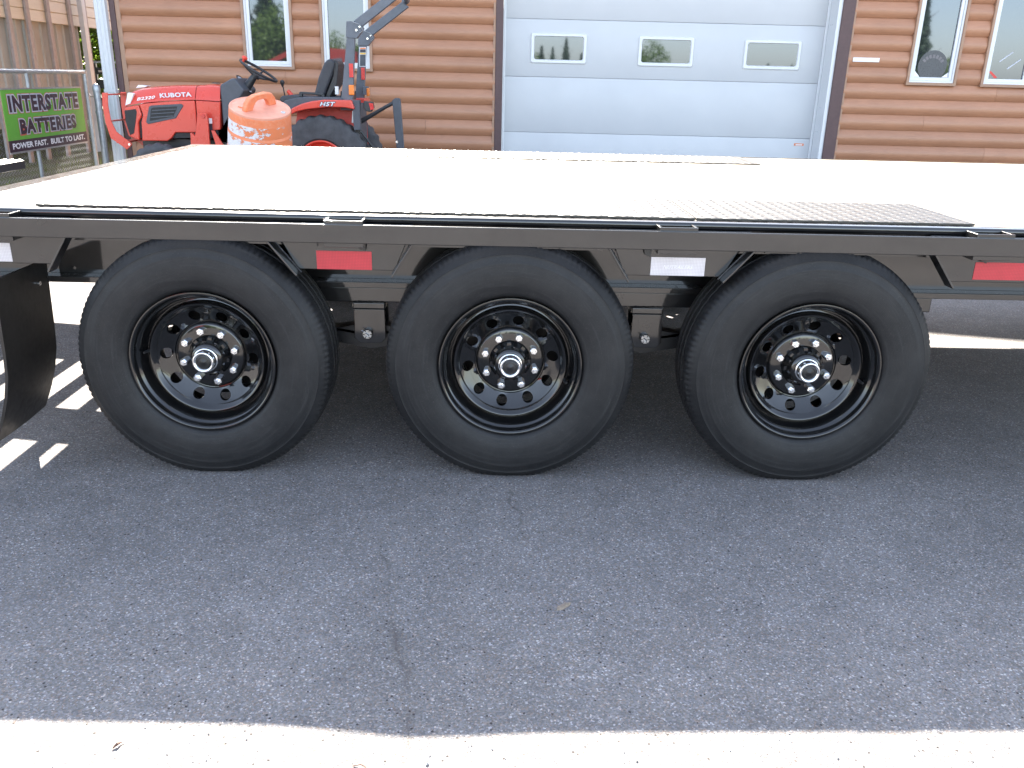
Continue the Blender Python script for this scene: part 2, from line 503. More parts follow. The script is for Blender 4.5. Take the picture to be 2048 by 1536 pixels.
# ------------------------------------------------------------------ mesh builder
class MB:
    def __init__(s):
        s.v, s.f = [], []

    def add(s, vs, fs, mtx=None):
        o = len(s.v)
        for p in vs:
            p = Vector(p)
            s.v.append(mtx @ p if mtx else p)
        s.f += [[i + o for i in f] for f in fs]
        return s

    def box(s, x0, x1, y0, y1, z0, z1, mtx=None):
        vs = [(x, y, z) for z in (z0, z1) for y in (y0, y1) for x in (x0, x1)]
        return s.add(vs, [(0, 2, 3, 1), (4, 5, 7, 6), (0, 1, 5, 4), (2, 6, 7, 3), (0, 4, 6, 2), (1, 3, 7, 5)], mtx)

    def prism(s, poly, a, b, axis='y', mtx=None):
        """poly in the plane across the axis, pulled from a to b"""
        def p3(p, t):
            return {'y': (p[0], t, p[1]), 'x': (t, p[0], p[1]), 'z': (p[0], p[1], t)}[axis]
        n = len(poly)
        vs = [p3(p, a) for p in poly] + [p3(p, b) for p in poly]
        fs = [list(range(n)), list(range(2 * n - 1, n - 1, -1))]
        fs += [(i, i + n, (i + 1) % n + n, (i + 1) % n) for i in range(n)]
        return s.add(vs, fs, mtx)

    def tube(s, pts, r, n=8, closed=False, mtx=None, caps=True):
        pts = [Vector(p) for p in pts]
        rs = r if isinstance(r, (list, tuple)) else [r] * len(pts)
        k = len(pts)
        vs, fs = [], []
        ref = None
        for i, p in enumerate(pts):
            if closed:
                t = pts[(i + 1) % k] - pts[i - 1]
            else:
                t = pts[min(i + 1, k - 1)] - pts[max(i - 1, 0)]
            t.normalize()
            if ref is None:
                ref = t.orthogonal().normalized()
            ref = (ref - t * ref.dot(t)).normalized()
            b = t.cross(ref)
            for j in range(n):
                a = 2 * PI * j / n
                vs.append(p + (ref * math.cos(a) + b * math.sin(a)) * rs[i])
        m = k if closed else k - 1
        for i in range(m):
            for j in range(n):
                a, b2 = i * n + j, i * n + (j + 1) % n
                c, d = ((i + 1) % k) * n + (j + 1) % n, ((i + 1) % k) * n + j
                fs.append((a, b2, c, d))
        if not closed and caps:
            fs.append(list(range(n - 1, -1, -1)))
            fs.append([(k - 1) * n + j for j in range(n)])
        return s.add(vs, fs, mtx)

    def lathe(s, prof, n, c=(0, 0, 0), axis='y', fn=None, closed=False, mtx=None):
        """prof = [(along axis, radius)]"""
        vs, fs = [], []
        k = len(prof)
        for i in range(n):
            a = 2 * PI * i / n
            for j, (y, r) in enumerate(prof):
                if fn:
                    y, r = fn(i, j, y, r)
                if axis == 'y':
                    vs.append((c[0] + r * math.cos(a), c[1] + y, c[2] + r * math.sin(a)))
                elif axis == 'z':
                    vs.append((c[0] + r * math.cos(a), c[1] + r * math.sin(a), c[2] + y))
                else:
                    vs.append((c[0] + y, c[1] + r * math.cos(a), c[2] + r * math.sin(a)))
        for i in range(n):
            i2 = (i + 1) % n
            for j in range(k - (0 if closed else 1)):
                j2 = (j + 1) % k
                fs.append((i * k + j, i2 * k + j, i2 * k + j2, i * k + j2))
        return s.add(vs, fs, mtx)

    def disc(s, c, r, n=24, axis='y', mtx=None):
        vs = []
        for i in range(n):
            a = 2 * PI * i / n
            if axis == 'y':
                vs.append((c[0] + r * math.cos(a), c[1], c[2] + r * math.sin(a)))
            elif axis == 'z':
                vs.append((c[0] + r * math.cos(a), c[1] + r * math.sin(a), c[2]))
            else:
                vs.append((c[0], c[1] + r * math.cos(a), c[2] + r * math.sin(a)))
        return s.add(vs, [list(range(n))], mtx)

    def mesh(s, name, mat, sharp=35):
        me = bpy.data.meshes.new(name)
        me.from_pydata([tuple(p) for p in s.v], [], s.f)
        bm = bmesh.new()
        bm.from_mesh(me)
        bmesh.ops.remove_doubles(bm, verts=bm.verts, dist=1e-6)
        bmesh.ops.recalc_face_normals(bm, faces=bm.faces)
        bm.to_mesh(me)
        bm.free()
        for p in me.polygons:
            p.use_smooth = True
        me.set_sharp_from_angle(angle=math.radians(sharp))
        me.materials.append(mat)
        return me

    def build(s, name, mat, parent=None, bevel=0.0, org=None, sharp=35, seg=2):
        o0 = org if org is not None else (ORG.get(parent, Vector((0, 0, 0))) if parent else Vector((0, 0, 0)))
        o0 = Vector(o0)
        if o0.length > 0:
            s.v = [p - o0 for p in s.v]
        o = bpy.data.objects.new(name, s.mesh(name, mat, sharp))
        COL.objects.link(o)
        if parent:
            o.parent = parent
            ORG[o] = ORG.get(parent, Vector((0, 0, 0)))
        if bevel:
            b = o.modifiers.new('bevel', 'BEVEL')
            b.width = bevel
            b.segments = seg
            b.limit_method = 'ANGLE'
            b.angle_limit = math.radians(40)
            b.harden_normals = True
        return o


ORG = {}


def thing(name, label, cat, loc=(0, 0, 0), group=None, rotz=0.0):
    o = bpy.data.objects.new(name, None)
    o.empty_display_size = 0.2
    COL.objects.link(o)
    o.location = loc
    o.rotation_euler = (0, 0, rotz)
    ORG[o] = Vector(loc)
    o['label'] = label
    o['category'] = cat
    if group:
        o['group'] = group
    return o


def tag(o, label, cat, group=None):
    o['label'] = label
    o['category'] = cat
    if group:
        o['group'] = group
    return o


def kind(o, k):
    o['kind'] = k
    return o


def inst(src, name, parent, loc=(0, 0, 0), rot=(0, 0, 0), scale=(1, 1, 1)):
    """another part on the same mesh"""
    o = src.copy()
    o.name = name
    COL.objects.link(o)
    o.parent = parent
    o.location = loc
    o.rotation_euler = rot
    o.scale = scale
    return o


def text(name, body, mat, parent, loc, w, h, rot, bold=0.0, shear=0.0, space=1.0, ref=None):
    """flat lettering scaled to w x h, lower left corner at loc"""
    cu = bpy.data.curves.new(name, 'FONT')
    cu.body = body
    cu.size = 1.0
    cu.offset = bold
    cu.shear = shear
    cu.space_character = space
    cu.resolution_u = 3
    tmp = bpy.data.objects.new(name, cu)
    COL.objects.link(tmp)
    dg = bpy.context.evaluated_depsgraph_get()
    me = bpy.data.meshes.new_from_object(tmp.evaluated_get(dg))
    bpy.data.objects.remove(tmp)
    xs = [v.co.x for v in me.vertices]
    ys = [v.co.y for v in me.vertices]
    box = (min(xs), max(xs), min(ys), max(ys))
    x0, x1, y0, y1 = ref or box
    for v in me.vertices:
        v.co.x = (v.co.x - x0) / (x1 - x0) * w
        v.co.y = (v.co.y - y0) / (y1 - y0) * h
    me.materials.clear()
    me.materials.append(mat)
    o = bpy.data.objects.new(name, me)
    COL.objects.link(o)
    o.parent = parent
    o.location = Vector(loc) - ORG.get(parent, Vector((0, 0, 0)))
    o.rotation_euler = rot
    o['fit'] = box
    return o


FRONT = (PI / 2, 0, 0)            # lettering read from the camera side (-Y)
SIDE = (PI / 2, 0, PI / 2)        # lettering read from +X


def arc_pts(cx, cz, r, a0, a1, n):
    return [(cx + r * math.cos(math.radians(a0 + (a1 - a0) * i / n)),
             cz + r * math.sin(math.radians(a0 + (a1 - a0) * i / n))) for i in range(n + 1)]


# ================================================================== GROUND
def frange(a, b, s):
    n = int(round((b - a) / s))
    return [a + (b - a) * i / n for i in range(n + 1)]


def ground_z(x, y):
    g = lambda a, s: math.exp(-(a / s) ** 2)
    near = g(y + 0.9, 1.1) if y > -0.9 else g(y + 0.9, 1.6)
    z = -0.0085 * g(x + 0.13, 0.19) * near - 0.0035 * g(x - 0.10, 0.45) * near
    z += 0.003 * math.sin(x * 2.1 + 0.6) * math.sin(y * 1.7) * g(y + 1.4, 0.9)
    # keep the lot level where the wheels stand
    if y > -0.45:
        k = max(0.0, min(1.0, (y + 0.45) / 0.40))
        z *= 1 - k
    return z


gx = [-400, -150, -60, -25, -12, -7] + frange(-4.5, -1.5, 0.1) + frange(-1.45, 1.45, 0.025) + frange(1.5, 4.5, 0.1) + [7, 12, 25, 60, 150, 400]
gy = [-400, -150, -60, -25, -12, -6, -4] + frange(-3.0, 0.0, 0.05) + frange(0.25, 4.0, 0.25) + [6, 9, 14, 25, 60, 150, 400]
gm = MB()
nx = len(gx)
gm.v = [Vector((x, y, ground_z(x, y))) for y in gy for x in gx]
gm.f = [(j * nx + i, j * nx + i + 1, (j + 1) * nx + i + 1, (j + 1) * nx + i) for j in range(len(gy) - 1) for i in range(nx - 1)]
kind(gm.build('asphalt_lot', M['asphalt'], sharp=180), 'structure')

sm = MB()
sm.add([(-4.78, 4.2, 0.004), (-4.78, 60, 0.004), (-200, 60, 0.004), (-200, 4.2, 0.004)], [(0, 1, 2, 3)])
kind(sm.build('grassy_ground', M['soil']), 'structure')

# loose grit on the lot, and the scraps that can be told apart
grit = MB()
for i in range(1500):
    x = random.uniform(-2.2, 2.2)
    y = random.uniform(-1.75, 2.3) if random.random() < 0.75 else random.uniform(-1.7, -1.1)
    s = random.uniform(0.0010, 0.0030) * (1.6 if random.random() < 0.06 else 1)
    a = random.uniform(0, PI)
    m = Matrix.Translation((x, y, ground_z(x, y) + s * 0.3)) @ Matrix.Rotation(a, 4, 'Z')
    k = [random.uniform(0.6, 1.3) for _ in range(6)]
    grit.add([(s * k[0], 0, 0), (0, s * k[1], 0), (-s * k[2], 0, 0), (0, -s * k[3], 0), (0, 0, s * 0.8 * k[4]), (0, 0, -s)],
             [(0, 1, 4), (1, 2, 4), (2, 3, 4), (3, 0, 4), (1, 0, 5), (2, 1, 5), (3, 2, 5), (0, 3, 5)], m)
kind(grit.build('gravel', M['stone']), 'stuff')

ch = MB()
cz = ground_z(0.182, -0.691)
mch = Matrix.Translation((0.182, -0.691, cz)) @ Matrix.Rotation(math.radians(38), 4, 'Z')
ch.add([(-0.024, -0.004, 0.001), (-0.012, -0.009, 0.001), (0.012, -0.008, 0.001), (0.026, -0.001, 0.001), (0.012, 0.007, 0.001), (-0.016, 0.007, 0.001),
        (-0.022, -0.002, 0.004), (-0.010, -0.006, 0.007), (0.012, -0.005, 0.008), (0.022, 0.0, 0.004), (0.010, 0.004, 0.006), (-0.014, 0.005, 0.005)],
       [(0, 1, 7, 6), (1, 2, 8, 7), (2, 3, 9, 8), (3, 4, 10, 9), (4, 5, 11, 10), (5, 0, 6, 11), (6, 7, 8, 9, 10, 11), (5, 4, 3, 2, 1, 0)], mch)
tag(ch.build('wood_chip', M['chip']), 'small tan wood chip lying on the shaded asphalt', 'wood chip')


def scrap(x, y, pts, r, label):
    z = ground_z(x, y)
    b = MB()
    b.tube([(x + p[0], y + p[1], z + 0.002 + p[2]) for p in pts], r, 5)
    return tag(b.build('twig', M['twig']), label, 'twig', 'scraps on the sunlit strip')


scrap(-0.70, -1.17, [(-0.006, -0.008, 0.0), (0, 0, 0.004), (0.005, 0.008, 0.001)], [0.001, 0.003, 0.001], 'short dark scrap of bark on the sunlit strip, nearest its shaded edge at left')
scrap(-0.235, -1.21, [(-0.014, 0.004, 0.0), (0.0, 0.004, 0.003), (0.008, 0.002, 0.001), (0.010, -0.012, 0.0)], [0.001, 0.0014, 0.0014, 0.001], 'bent brown twig on the sunlit strip beside the crack')
scrap(-0.03, -1.215, [(-0.006, -0.002, 0.0), (0.0, 0.003, 0.002), (0.009, -0.001, 0.0)], [0.001, 0.0015, 0.001], 'tiny curled brown twig on the sunlit strip, right of the bent one')

# ================================================================== TRAILER
TR = thing('flatbed_trailer', 'long black three-axle flatbed trailer with a deck over its wheels', 'trailer', (0.05, 1.27, 0))
XL, XR = -1.70, 5.6
YF = 2.56
T = lambda mb, name, mat='gloss', **k: mb.build(name, M[mat], TR, **k)

# deck boards, one by one
pl = MB().box(-1.6245, XR, -0.072, 0.072, 0.783, 0.8205)
plank = pl.build('deck_plank', M['wood'], TR, bevel=0.003, org=(0, 0, 0))
plank.location = (-0.05, 0.165 - 1.27, 0)
k = 1
yy = 0.165 + 0.1465
while yy + 0.07 < 2.46:
    inst(plank, 'deck_plank', TR, (-0.05, yy - 1.27, random.uniform(-0.0012, 0.0008)))
    yy += 0.1465
# end plate across the back of the deck
b = MB().box(XL, -1.625, 0.075, 2.475, 0.785, 0.8213)
T(b, 'rear_deck_plate', 'rear_plate', bevel=0.003)

# rails along both sides
for yo, s in ((0.0, 1), (2.535, -1)):
    f = (lambda y: y) if s == 1 else (lambda y: 2.535 - y)
    a, c = sorted((f(-0.025), f(-0.015)))
    T(MB().box(XL, XR, a, c, 0.7535, 0.8075), 'rub_rail', bevel=0.0022, seg=3)
    # edge channel with a rounded nose
    prof = [(f(p[0]), p[1]) for p in [(0.052, 0.803), (0.050, 0.808), (0.050, 0.815), (0.053, 0.8205), (0.059, 0.8228),
                                     (0.091, 0.8228), (0.091, 0.800), (0.078, 0.797), (0.078, 0.74), (0.092, 0.74), (0.092, 0.73), (0.070, 0.73), (0.070, 0.797)]]
    T(MB().prism(prof, XL, XR, 'x'), 'edge_channel', sharp=50)

# stake pockets between rail and channel
pk = MB()
pk.box(-0.056, 0.056, -0.0145, -0.0085, 0.74, 0.8170)
pk.box(-0.056, -0.049, -0.0085, 0.052, 0.74, 0.8170)
pk.box(0.049, 0.056, -0.0085, 0.052, 0.74, 0.8170)
pocket = pk.build('stake_pocket', M['gloss'], TR, org=(0, 0, 0), bevel=0.0012)
pocket.location = (-1.435 - 0.05, -1.27, 0)
for x in (-0.436, 0.530, 1.458, 2.40, 3.36, 4.32):
    inst(pocket, 'stake_pocket', TR, (x - 0.05, -1.27, 0))
for x in (-1.40, -0.436, 0.530, 1.458, 2.40, 3.36, 4.32):
    inst(pocket, 'stake_pocket', TR, (x - 0.05, 2.535 - 1.27, 0), (0, 0, PI))
# little web plates seen in the gap behind the rail
for x0, x1 in ((-0.02, 0.19), (0.80, 1.16), (1.70, 2.1)):
    T(MB().prism([(x0, 0.74), (x1, 0.74), (x1 - 0.05, 0.786), (x0 + 0.03, 0.786)], 0.030, 0.036), 'web_plate', 'gloss')

# raised tread plates over the wheels
def tread_plate(x0, x1, y0, y1, z1=0.8298):
    z0 = 0.8226
    p = MB()
    n = 60
    T(MB().box(x0, x1, y0, y1, z0, z1), 'tread_plate', 'plate', bevel=0.0012)
    lugs = MB()
    pitch = 0.0385
    i = 0
    x = x0 + pitch * 0.4
    while x < x1 - 0.01:
        j = 0
        y = y0 + 0.0015
        while y < y1 - 0.002:
            a = math.radians(35 if (i + j) % 2 else -35)
            m = Matrix.Translation((x, y, z1)) @ Matrix.Rotation(a, 4, 'Z')
            L, W, H = 0.0155, 0.0052, 0.0018
            lugs.add([(-L, 0, -0.0003), (-L * 0.5, -W, -0.0003), (L * 0.5, -W, -0.0003), (L, 0, -0.0003), (L * 0.5, W, -0.0003), (-L * 0.5, W, -0.0003),
                      (-L * 0.62, 0, H), (L * 0.62, 0, H)],
                     [(0, 1, 6), (1, 2, 7, 6), (2, 3, 7), (3, 4, 7), (4, 5, 6, 7), (5, 0, 6)], m)
            y += pitch * 0.56
            j += 1
        x += pitch
        i += 1
    kind(T(lugs, 'tread_lugs', 'plate', sharp=50), 'stuff')


tread_plate(-1.36, 0.60, 0.098, 0.53)
tread_plate(0.604, 1.452, 0.098, 0.53)
tread_plate(-1.36, 1.36, 2.005, 2.437, 0.8258)

# gussets in front of the skirt panels
def gusset(x0, z0, x1, z1, y0=-0.006, y1=0.044, th=0.0055):
    d = Vector((x1 - x0, z1 - z0)).normalized()
    nrm = Vector((-d.y, d.x)) * th / 2
    poly = [(x0 + nrm.x, z0 + nrm.y), (x1 + nrm.x, z1 + nrm.y), (x1 - nrm.x, z1 - nrm.y), (x0 - nrm.x, z0 - nrm.y)]
    T(MB().prism(poly, y0, y1), 'gusset', 'gloss', bevel=0.0012)
    w = MB()
    side = 1 if x1 > x0 else -1
    pts = []
    for i in range(26):
        t = i / 25
        pts.append((x0 + (x1 - x0) * t + side * 0.004 + random.uniform(-0.0006, 0.0006), y1 - 0.003, z0 + (z1 - z0) * t + random.uniform(-0.0006, 0.0006)))
    w.tube(pts, [0.0036 + random.uniform(-0.0009, 0.0009) for _ in pts], 6)
    T(w, 'weld_bead', 'weld')


for g in ((-1.232, 0.757, -1.300, 0.648), (-0.664, 0.757, -0.580, 0.652), (-0.236, 0.757, -0.302, 0.652),
          (0.330, 0.757, 0.396, 0.652), (0.766, 0.757, 0.676, 0.655), (1.292, 0.757, 1.368, 0.652)):
    gusset(*g)
# skirt panels, set back behind the gussets
for x0t, x0b, x1t, x1b in ((-3.4, -3.4, -1.236, -1.300), (-0.660, -0.586, -0.240, -0.298), (0.334, 0.390, 0.760, 0.684), (1.296, 1.362, 5.5, 5.5)):
    T(MB().prism([(x0t, 0.80), (x1t, 0.80), (x1b, 0.662), (x0b, 0.662)], 0.045, 0.056), 'skirt_panel', bevel=0.002)
# small tabs hanging behind the rail
for x in (-0.392, 0.452, 1.462):
    T(MB().prism([(x - 0.014, 0.757), (x + 0.014, 0.757), (x + 0.010, 0.722), (x - 0.008, 0.728)], 0.030, 0.040), 'bracket_tab', 'dark_steel', bevel=0.001)
for x in (-0.524, 0.560):
    T(MB().tube([(x, 0.042, 0.765), (x, 0.042, 0.732)], 0.0016, 6), 'wire', 'dark_steel')

# conspicuity tape
def tape(x0, x1, z0, z1, mat):
    return T(MB().box(x0, x1, 0.0437, 0.0448, z0, z1), 'reflective_tape', mat)


tape(-0.529, -0.366, 0.663, 0.718, 'tape_red')
tape(0.467, 0.630, 0.664, 0.719, 'tape_white')
tape(-1.61, -1.424, 0.667, 0.722, 'tape_white')
tape(1.447, 1.61, 0.670, 0.723, 'tape_red')
text('lettering', 'NUTRAILERS', M['tape_print'], TR, (0.504, 0.0432, 0.6850), 0.090, 0.0105, FRONT, bold=0.0, shear=0.3)

# main beams, spring rail, crossmembers
for yb in (0.32, 2.215):
    T(MB().box(-1.75, XR, yb - 0.004, yb + 0.004, 0.5755, 0.785), 'beam_web')
    T(MB().box(-1.75, XR, yb - 0.06, yb + 0.06, 0.5555, 0.5750), 'beam_flange', bevel=0.002)
    T(MB().box(-1.24, 1.46, yb - 0.045, yb + 0.045, 0.505, 0.5550), 'spring_rail', bevel=0.004)
i = 0
x = -1.64
while x < XR:
    T(MB().box(x - 0.025, x + 0.025, 0.33, 2.205, 0.70, 0.7825), 'crossmember', 'dark_steel')
    x += 0.42

def hanger(x, yb=0.32, s=-1):
    y0 = yb - 0.052
    poly = [(x - 0.050, 0.482), (x + 0.050, 0.482), (x + 0.052, 0.384), (x + 0.036, 0.366), (x - 0.034, 0.366), (x - 0.052, 0.384)]
    T(MB().prism(poly, y0, y0 + 0.008), 'spring_hanger', bevel=0.0015)
    T(MB().prism(poly, yb + 0.044, yb + 0.052), 'spring_hanger', bevel=0.0015)
    T(MB().box(x - 0.055, x + 0.052, y0 + 0.0005, yb + 0.052, 0.4825, 0.5045), 'hanger_cap', bevel=0.004)
    w = MB()
    pts = [(x - 0.048 + 0.096 * i / 30, yb - 0.046, 0.5048 + random.uniform(-0.0008, 0.0012)) for i in range(31)]
    w.tube(pts, [0.0042 + random.uniform(-0.001, 0.001) for _ in pts], 6)
    T(w, 'weld_bead', 'weld')
    # castle nut with its split pin
    bx, bz = x - 0.006, 0.402
    nb = MB()
    for q in range(6):
        a0 = q * PI / 3 + 0.12
        a1 = a0 + PI / 3 - 0.24
        poly = [(bx + 0.0085 * math.cos(a0), bz + 0.0085 * math.sin(a0)), (bx + 0.0155 * math.cos(a0), bz + 0.0155 * math.sin(a0)),
                (bx + 0.0155 * math.cos(a1), bz + 0.0155 * math.sin(a1)), (bx + 0.0085 * math.cos(a1), bz + 0.0085 * math.sin(a1))]
        nb.prism(poly, y0 - 0.022, y0 - 0.0005)
    nb.lathe([(-0.014, 0.0160), (-0.0005, 0.0165)], 24, (bx, y0, bz))
    nb.lathe([(-0.017, 0.0001), (-0.017, 0.0084), (-0.001, 0.0084)], 20, (bx, y0, bz))
    T(nb, 'castle_nut', 'castle')
    T(MB().tube([(bx - 0.019, y0 - 0.020, bz + 0.013), (bx, y0 - 0.0185, bz), (bx + 0.012, y0 - 0.020, bz - 0.0115)], 0.0019, 6), 'split_pin', 'zinc')


for x in (-0.412, 0.512):
    hanger(x)
    T(MB().prism([(x - 0.05, 0.482), (x + 0.05, 0.482), (x + 0.04, 0.366), (x - 0.04, 0.366)], 2.163, 2.171), 'spring_hanger')
for x in (-1.33, 1.44):
    for yb in (2.215,):
        T(MB().prism([(x - 0.05, 0.555), (x + 0.05, 0.555), (x + 0.04, 0.40), (x - 0.04, 0.40)], yb - 0.05, yb + 0.05), 'spring_hanger', 'dark_steel')
    b = MB()
WX = (-0.8857, 0.0531, 0.9825)
WZ = 0.3724
for x in WX:
    T(MB().tube([(x, 0.20, 0.33), (x, 2.335, 0.33)], 0.045, 16), 'axle', 'dark_steel')
    for yb in (0.32, 2.215):
        lf = MB()
        for q in range(4):
            L = 0.42 - q * 0.085
            pts = [(x + L * t, yb, 0.445 - 0.012 * q - 0.045 * (t * t)) for t in (-1, -0.66, -0.33, 0, 0.33, 0.66, 1)]
            for p0, p1 in zip(pts, pts[1:]):
                lf.add([(p0[0], yb - 0.03, p0[2]), (p1[0], yb - 0.03, p1[2]), (p1[0], yb - 0.03, p1[2] - 0.009), (p0[0], yb - 0.03, p0[2] - 0.009),
                        (p0[0], yb + 0.03, p0[2]), (p1[0], yb + 0.03, p1[2]), (p1[0], yb + 0.03, p1[2] - 0.009), (p0[0], yb + 0.03, p0[2] - 0.009)],
                       [(0, 1, 2, 3), (4, 7, 6, 5), (0, 4, 5, 1), (3, 2, 6, 7), (0, 3, 7, 4), (1, 5, 6, 2)])
        T(lf, 'leaf_spring', 'dark_steel')
        T(MB().lathe([(-0.05, 0.16), (-0.05, 0.155), (0.02, 0.165), (0.02, 0.02)], 32, (x, yb + (-0.085 if yb < 1 else 0.085), WZ)), 'brake_drum', 'dark_steel')
for x in (-0.412, 0.512):
    T(MB().prism([(x - 0.17, 0.40), (x, 0.43), (x + 0.17, 0.40), (x + 0.16, 0.37), (x, 0.34), (x - 0.16, 0.37)], 0.29, 0.35), 'equalizer', 'dark_steel')

# ---- wheels: an empty with tyre, rim, hub, cap and eight nuts each
def tyre_mesh():
    prof = [(0.060, 0.205), (0.030, 0.218), (0.020, 0.2225), (0.011, 0.229), (0.0075, 0.236), (0.0055, 0.240), (0.0048, 0.246), (0.0028, 0.250), (0.0, 0.272), (-0.001, 0.295),
            (0.0008, 0.318), (0.0018, 0.325), (0.0016, 0.3275), (0.0036, 0.331), (0.0065, 0.345), (0.0085, 0.350), (0.0080, 0.353), (0.0125, 0.358), (0.018, 0.3665),
            (0.0255, 0.3755), (0.031, 0.3805), (0.040, 0.3845), (0.056, 0.3872), (0.0695, 0.3880), (0.0705, 0.380), (0.078, 0.380), (0.079, 0.3885), (0.108, 0.3890),
            (0.109, 0.380), (0.117, 0.380), (0.118, 0.3890), (0.147, 0.3885), (0.148, 0.380), (0.156, 0.380), (0.157, 0.3880), (0.185, 0.3855), (0.203, 0.380),
            (0.216, 0.366), (0.228, 0.335), (0.234, 0.295), (0.228, 0.25), (0.205, 0.222), (0.18, 0.205)]
    ns = 384

    def fn(i, j, y, r):
        if 19 <= j <= 22 and i % 3 == 0:
            r -= 0.0028
            y += 0.0014
        if 23 <= j <= 35 and i % 6 == 1 and r > 0.383:
            r -= 0.0016
        return y, r
    mb = MB().lathe(prof, ns, fn=fn)
    for p in mb.v:
        if p.z < -WZ + 0.0005:
            p.z = -WZ + 0.0005
    return mb.mesh('tyre', M['rubber'], sharp=50)


def rim_mesh():
    mb = MB()
    n = 160
    mb.lathe([(0.045, 0.206), (0.030, 0.2165), (0.020, 0.2205), (0.0125, 0.2215), (0.0092, 0.2200), (0.0085, 0.2165), (0.0105, 0.2125), (0.0165, 0.2095), (0.0225, 0.2078),
              (0.0280, 0.2066), (0.0310, 0.2040), (0.0345, 0.1995), (0.0420, 0.1962), (0.0560, 0.1932), (0.0680, 0.1900), (0.0725, 0.1868), (0.0715, 0.1832), (0.0650, 0.1795), (0.0575, 0.1768),
              (0.0545, 0.1742), (0.0550, 0.1712), (0.0590, 0.1672), (0.0640, 0.1620), (0.0686, 0.1572), (0.0705, 0.1560)], n)

    def yd(r):
        t = (0.157 - r) / (0.157 - 0.112)
        return 0.0685 + 0.0262 * (t ** 0.95)
    # disc ring with ten round holes
    rh, rc = 0.0172, 0.134
    for q in range(10):
        a0 = 2 * PI * q / 10
        h = PI / 10
        m = 48
        per = []
        for e in range(4):
            for u in range(12):
                t = u / 12
                c = [((-1, -1), (1, -1)), ((1, -1), (1, 1)), ((1, 1), (-1, 1)), ((-1, 1), (-1, -1))][e]
                per.append((c[0][0] + (c[1][0] - c[0][0]) * t, c[0][1] + (c[1][1] - c[0][1]) * t))
        vs = []
        for (pa, pr) in per:
            r = 0.1345 + 0.0225 * pr
            a = a0 + h * pa
            vs.append((r * math.cos(a), yd(r), r * math.sin(a)))
        for (pa, pr) in per:
            ang = math.atan2(pr, pa)
            lx, lr = rh * math.cos(ang), rh * math.sin(ang)
            r = rc + lr
            a = a0 + lx / rc
            vs.append((r * math.cos(a), yd(r) + 0.0012, r * math.sin(a)))
        for (pa, pr) in per:
            ang = math.atan2(pr, pa)
            r = rc + rh * 0.95 * math.sin(ang)
            a = a0 + rh * 0.95 * math.cos(ang) / rc
            vs.append((r * math.cos(a), yd(r) + 0.011, r * math.sin(a)))
        fs = []
        for u in range(m):
            w = (u + 1) % m
            fs.append((u, w, w + m, u + m))
            fs.append((u + m, w + m, w + 2 * m, u + 2 * m))
        mb.add(vs, fs)
    mb.lathe([(0.0955, 0.1130), (0.0950, 0.1118), (0.0985, 0.1100), (0.0990, 0.1080), (0.0935, 0.1055), (0.0890, 0.1025), (0.0872, 0.098), (0.0870, 0.066), (0.092, 0.0635)], n)
    # inner barrel
    mb.lathe([(0.060, 0.200), (0.10, 0.190), (0.20, 0.190), (0.215, 0.205)], 64)
    return mb.mesh('rim', M['rim'], sharp=40)


def hub_mesh():
    mb = MB()
    mb.lathe([(0.095, 0.066), (0.082, 0.0635), (0.078, 0.060), (0.062, 0.0545), (0.050, 0.0490), (0.0445, 0.0440), (0.0430, 0.0385)], 64)
    for q in range(8):
        a = q * PI / 4 + PI / 8
        m = Matrix.Rotation(-a, 4, 'Y')
        mb.box(0.050, 0.0635, 0.0665, 0.086, -0.006, 0.006, m)
    return mb.mesh('hub', M['rim'], sharp=40)


def cap_mesh():
    mb = MB()
    mb.lathe([(0.048, 0.0372), (0.0400, 0.0378), (0.0380, 0.0365), (0.0375, 0.0345), (0.0180, 0.0338), (0.0128, 0.0322), (0.0112, 0.0295), (0.0122, 0.0262), (0.0160, 0.0235), (0.0180, 0.0225)], 64)
    return mb.mesh('hub_cap', M['chrome'], sharp=60)


def plug_mesh():
    mb = MB()
    mb.lathe([(0.0185, 0.0232), (0.0172, 0.0226), (0.0160, 0.0205), (0.0152, 0.0180), (0.0172, 0.0170), (0.0168, 0.006), (0.0150, 0.0045), (0.0148, 0.0001)], 40)
    return mb.mesh('cap_plug', M['cap'], sharp=60)


def nut_mesh():
    mb = MB()
    hexa = [(0.0128 * math.cos(q * PI / 3), 0.0128 * math.sin(q * PI / 3)) for q in range(6)]
    hin = [(p[0] * 0.80, p[1] * 0.80) for p in hexa]
    vs = [(p[0], 0.0865, p[1]) for p in hexa] + [(p[0], 0.0690, p[1]) for p in hexa] + [(p[0], 0.0668, p[1]) for p in hin]
    fs = []
    for q in range(6):
        w = (q + 1) % 6
        fs += [(q, w, w + 6, q + 6), (q + 6, w + 6, w + 12, q + 12)]
    fs.append([12, 13, 14, 15, 16, 17])
    mb.add(vs, fs)
    mb.lathe([(0.067, 0.0068), (0.0600, 0.0064), (0.0588, 0.0052), (0.0588, 0.0001)], 16)
    return mb.mesh('lug_nut', M['zinc'], sharp=30)


TY, RM, HB, CP, PG, LN = tyre_mesh(), rim_mesh(), hub_mesh(), cap_mesh(), plug_mesh(), nut_mesh()
vb = MB().tube([(-0.176, 0.060, 0.020), (-0.180, 0.045, 0.022), (-0.183, 0.033, 0.022)], [0.006, 0.0045, 0.0036], 10)
VS = vb.mesh('valve_stem', M['cap'])


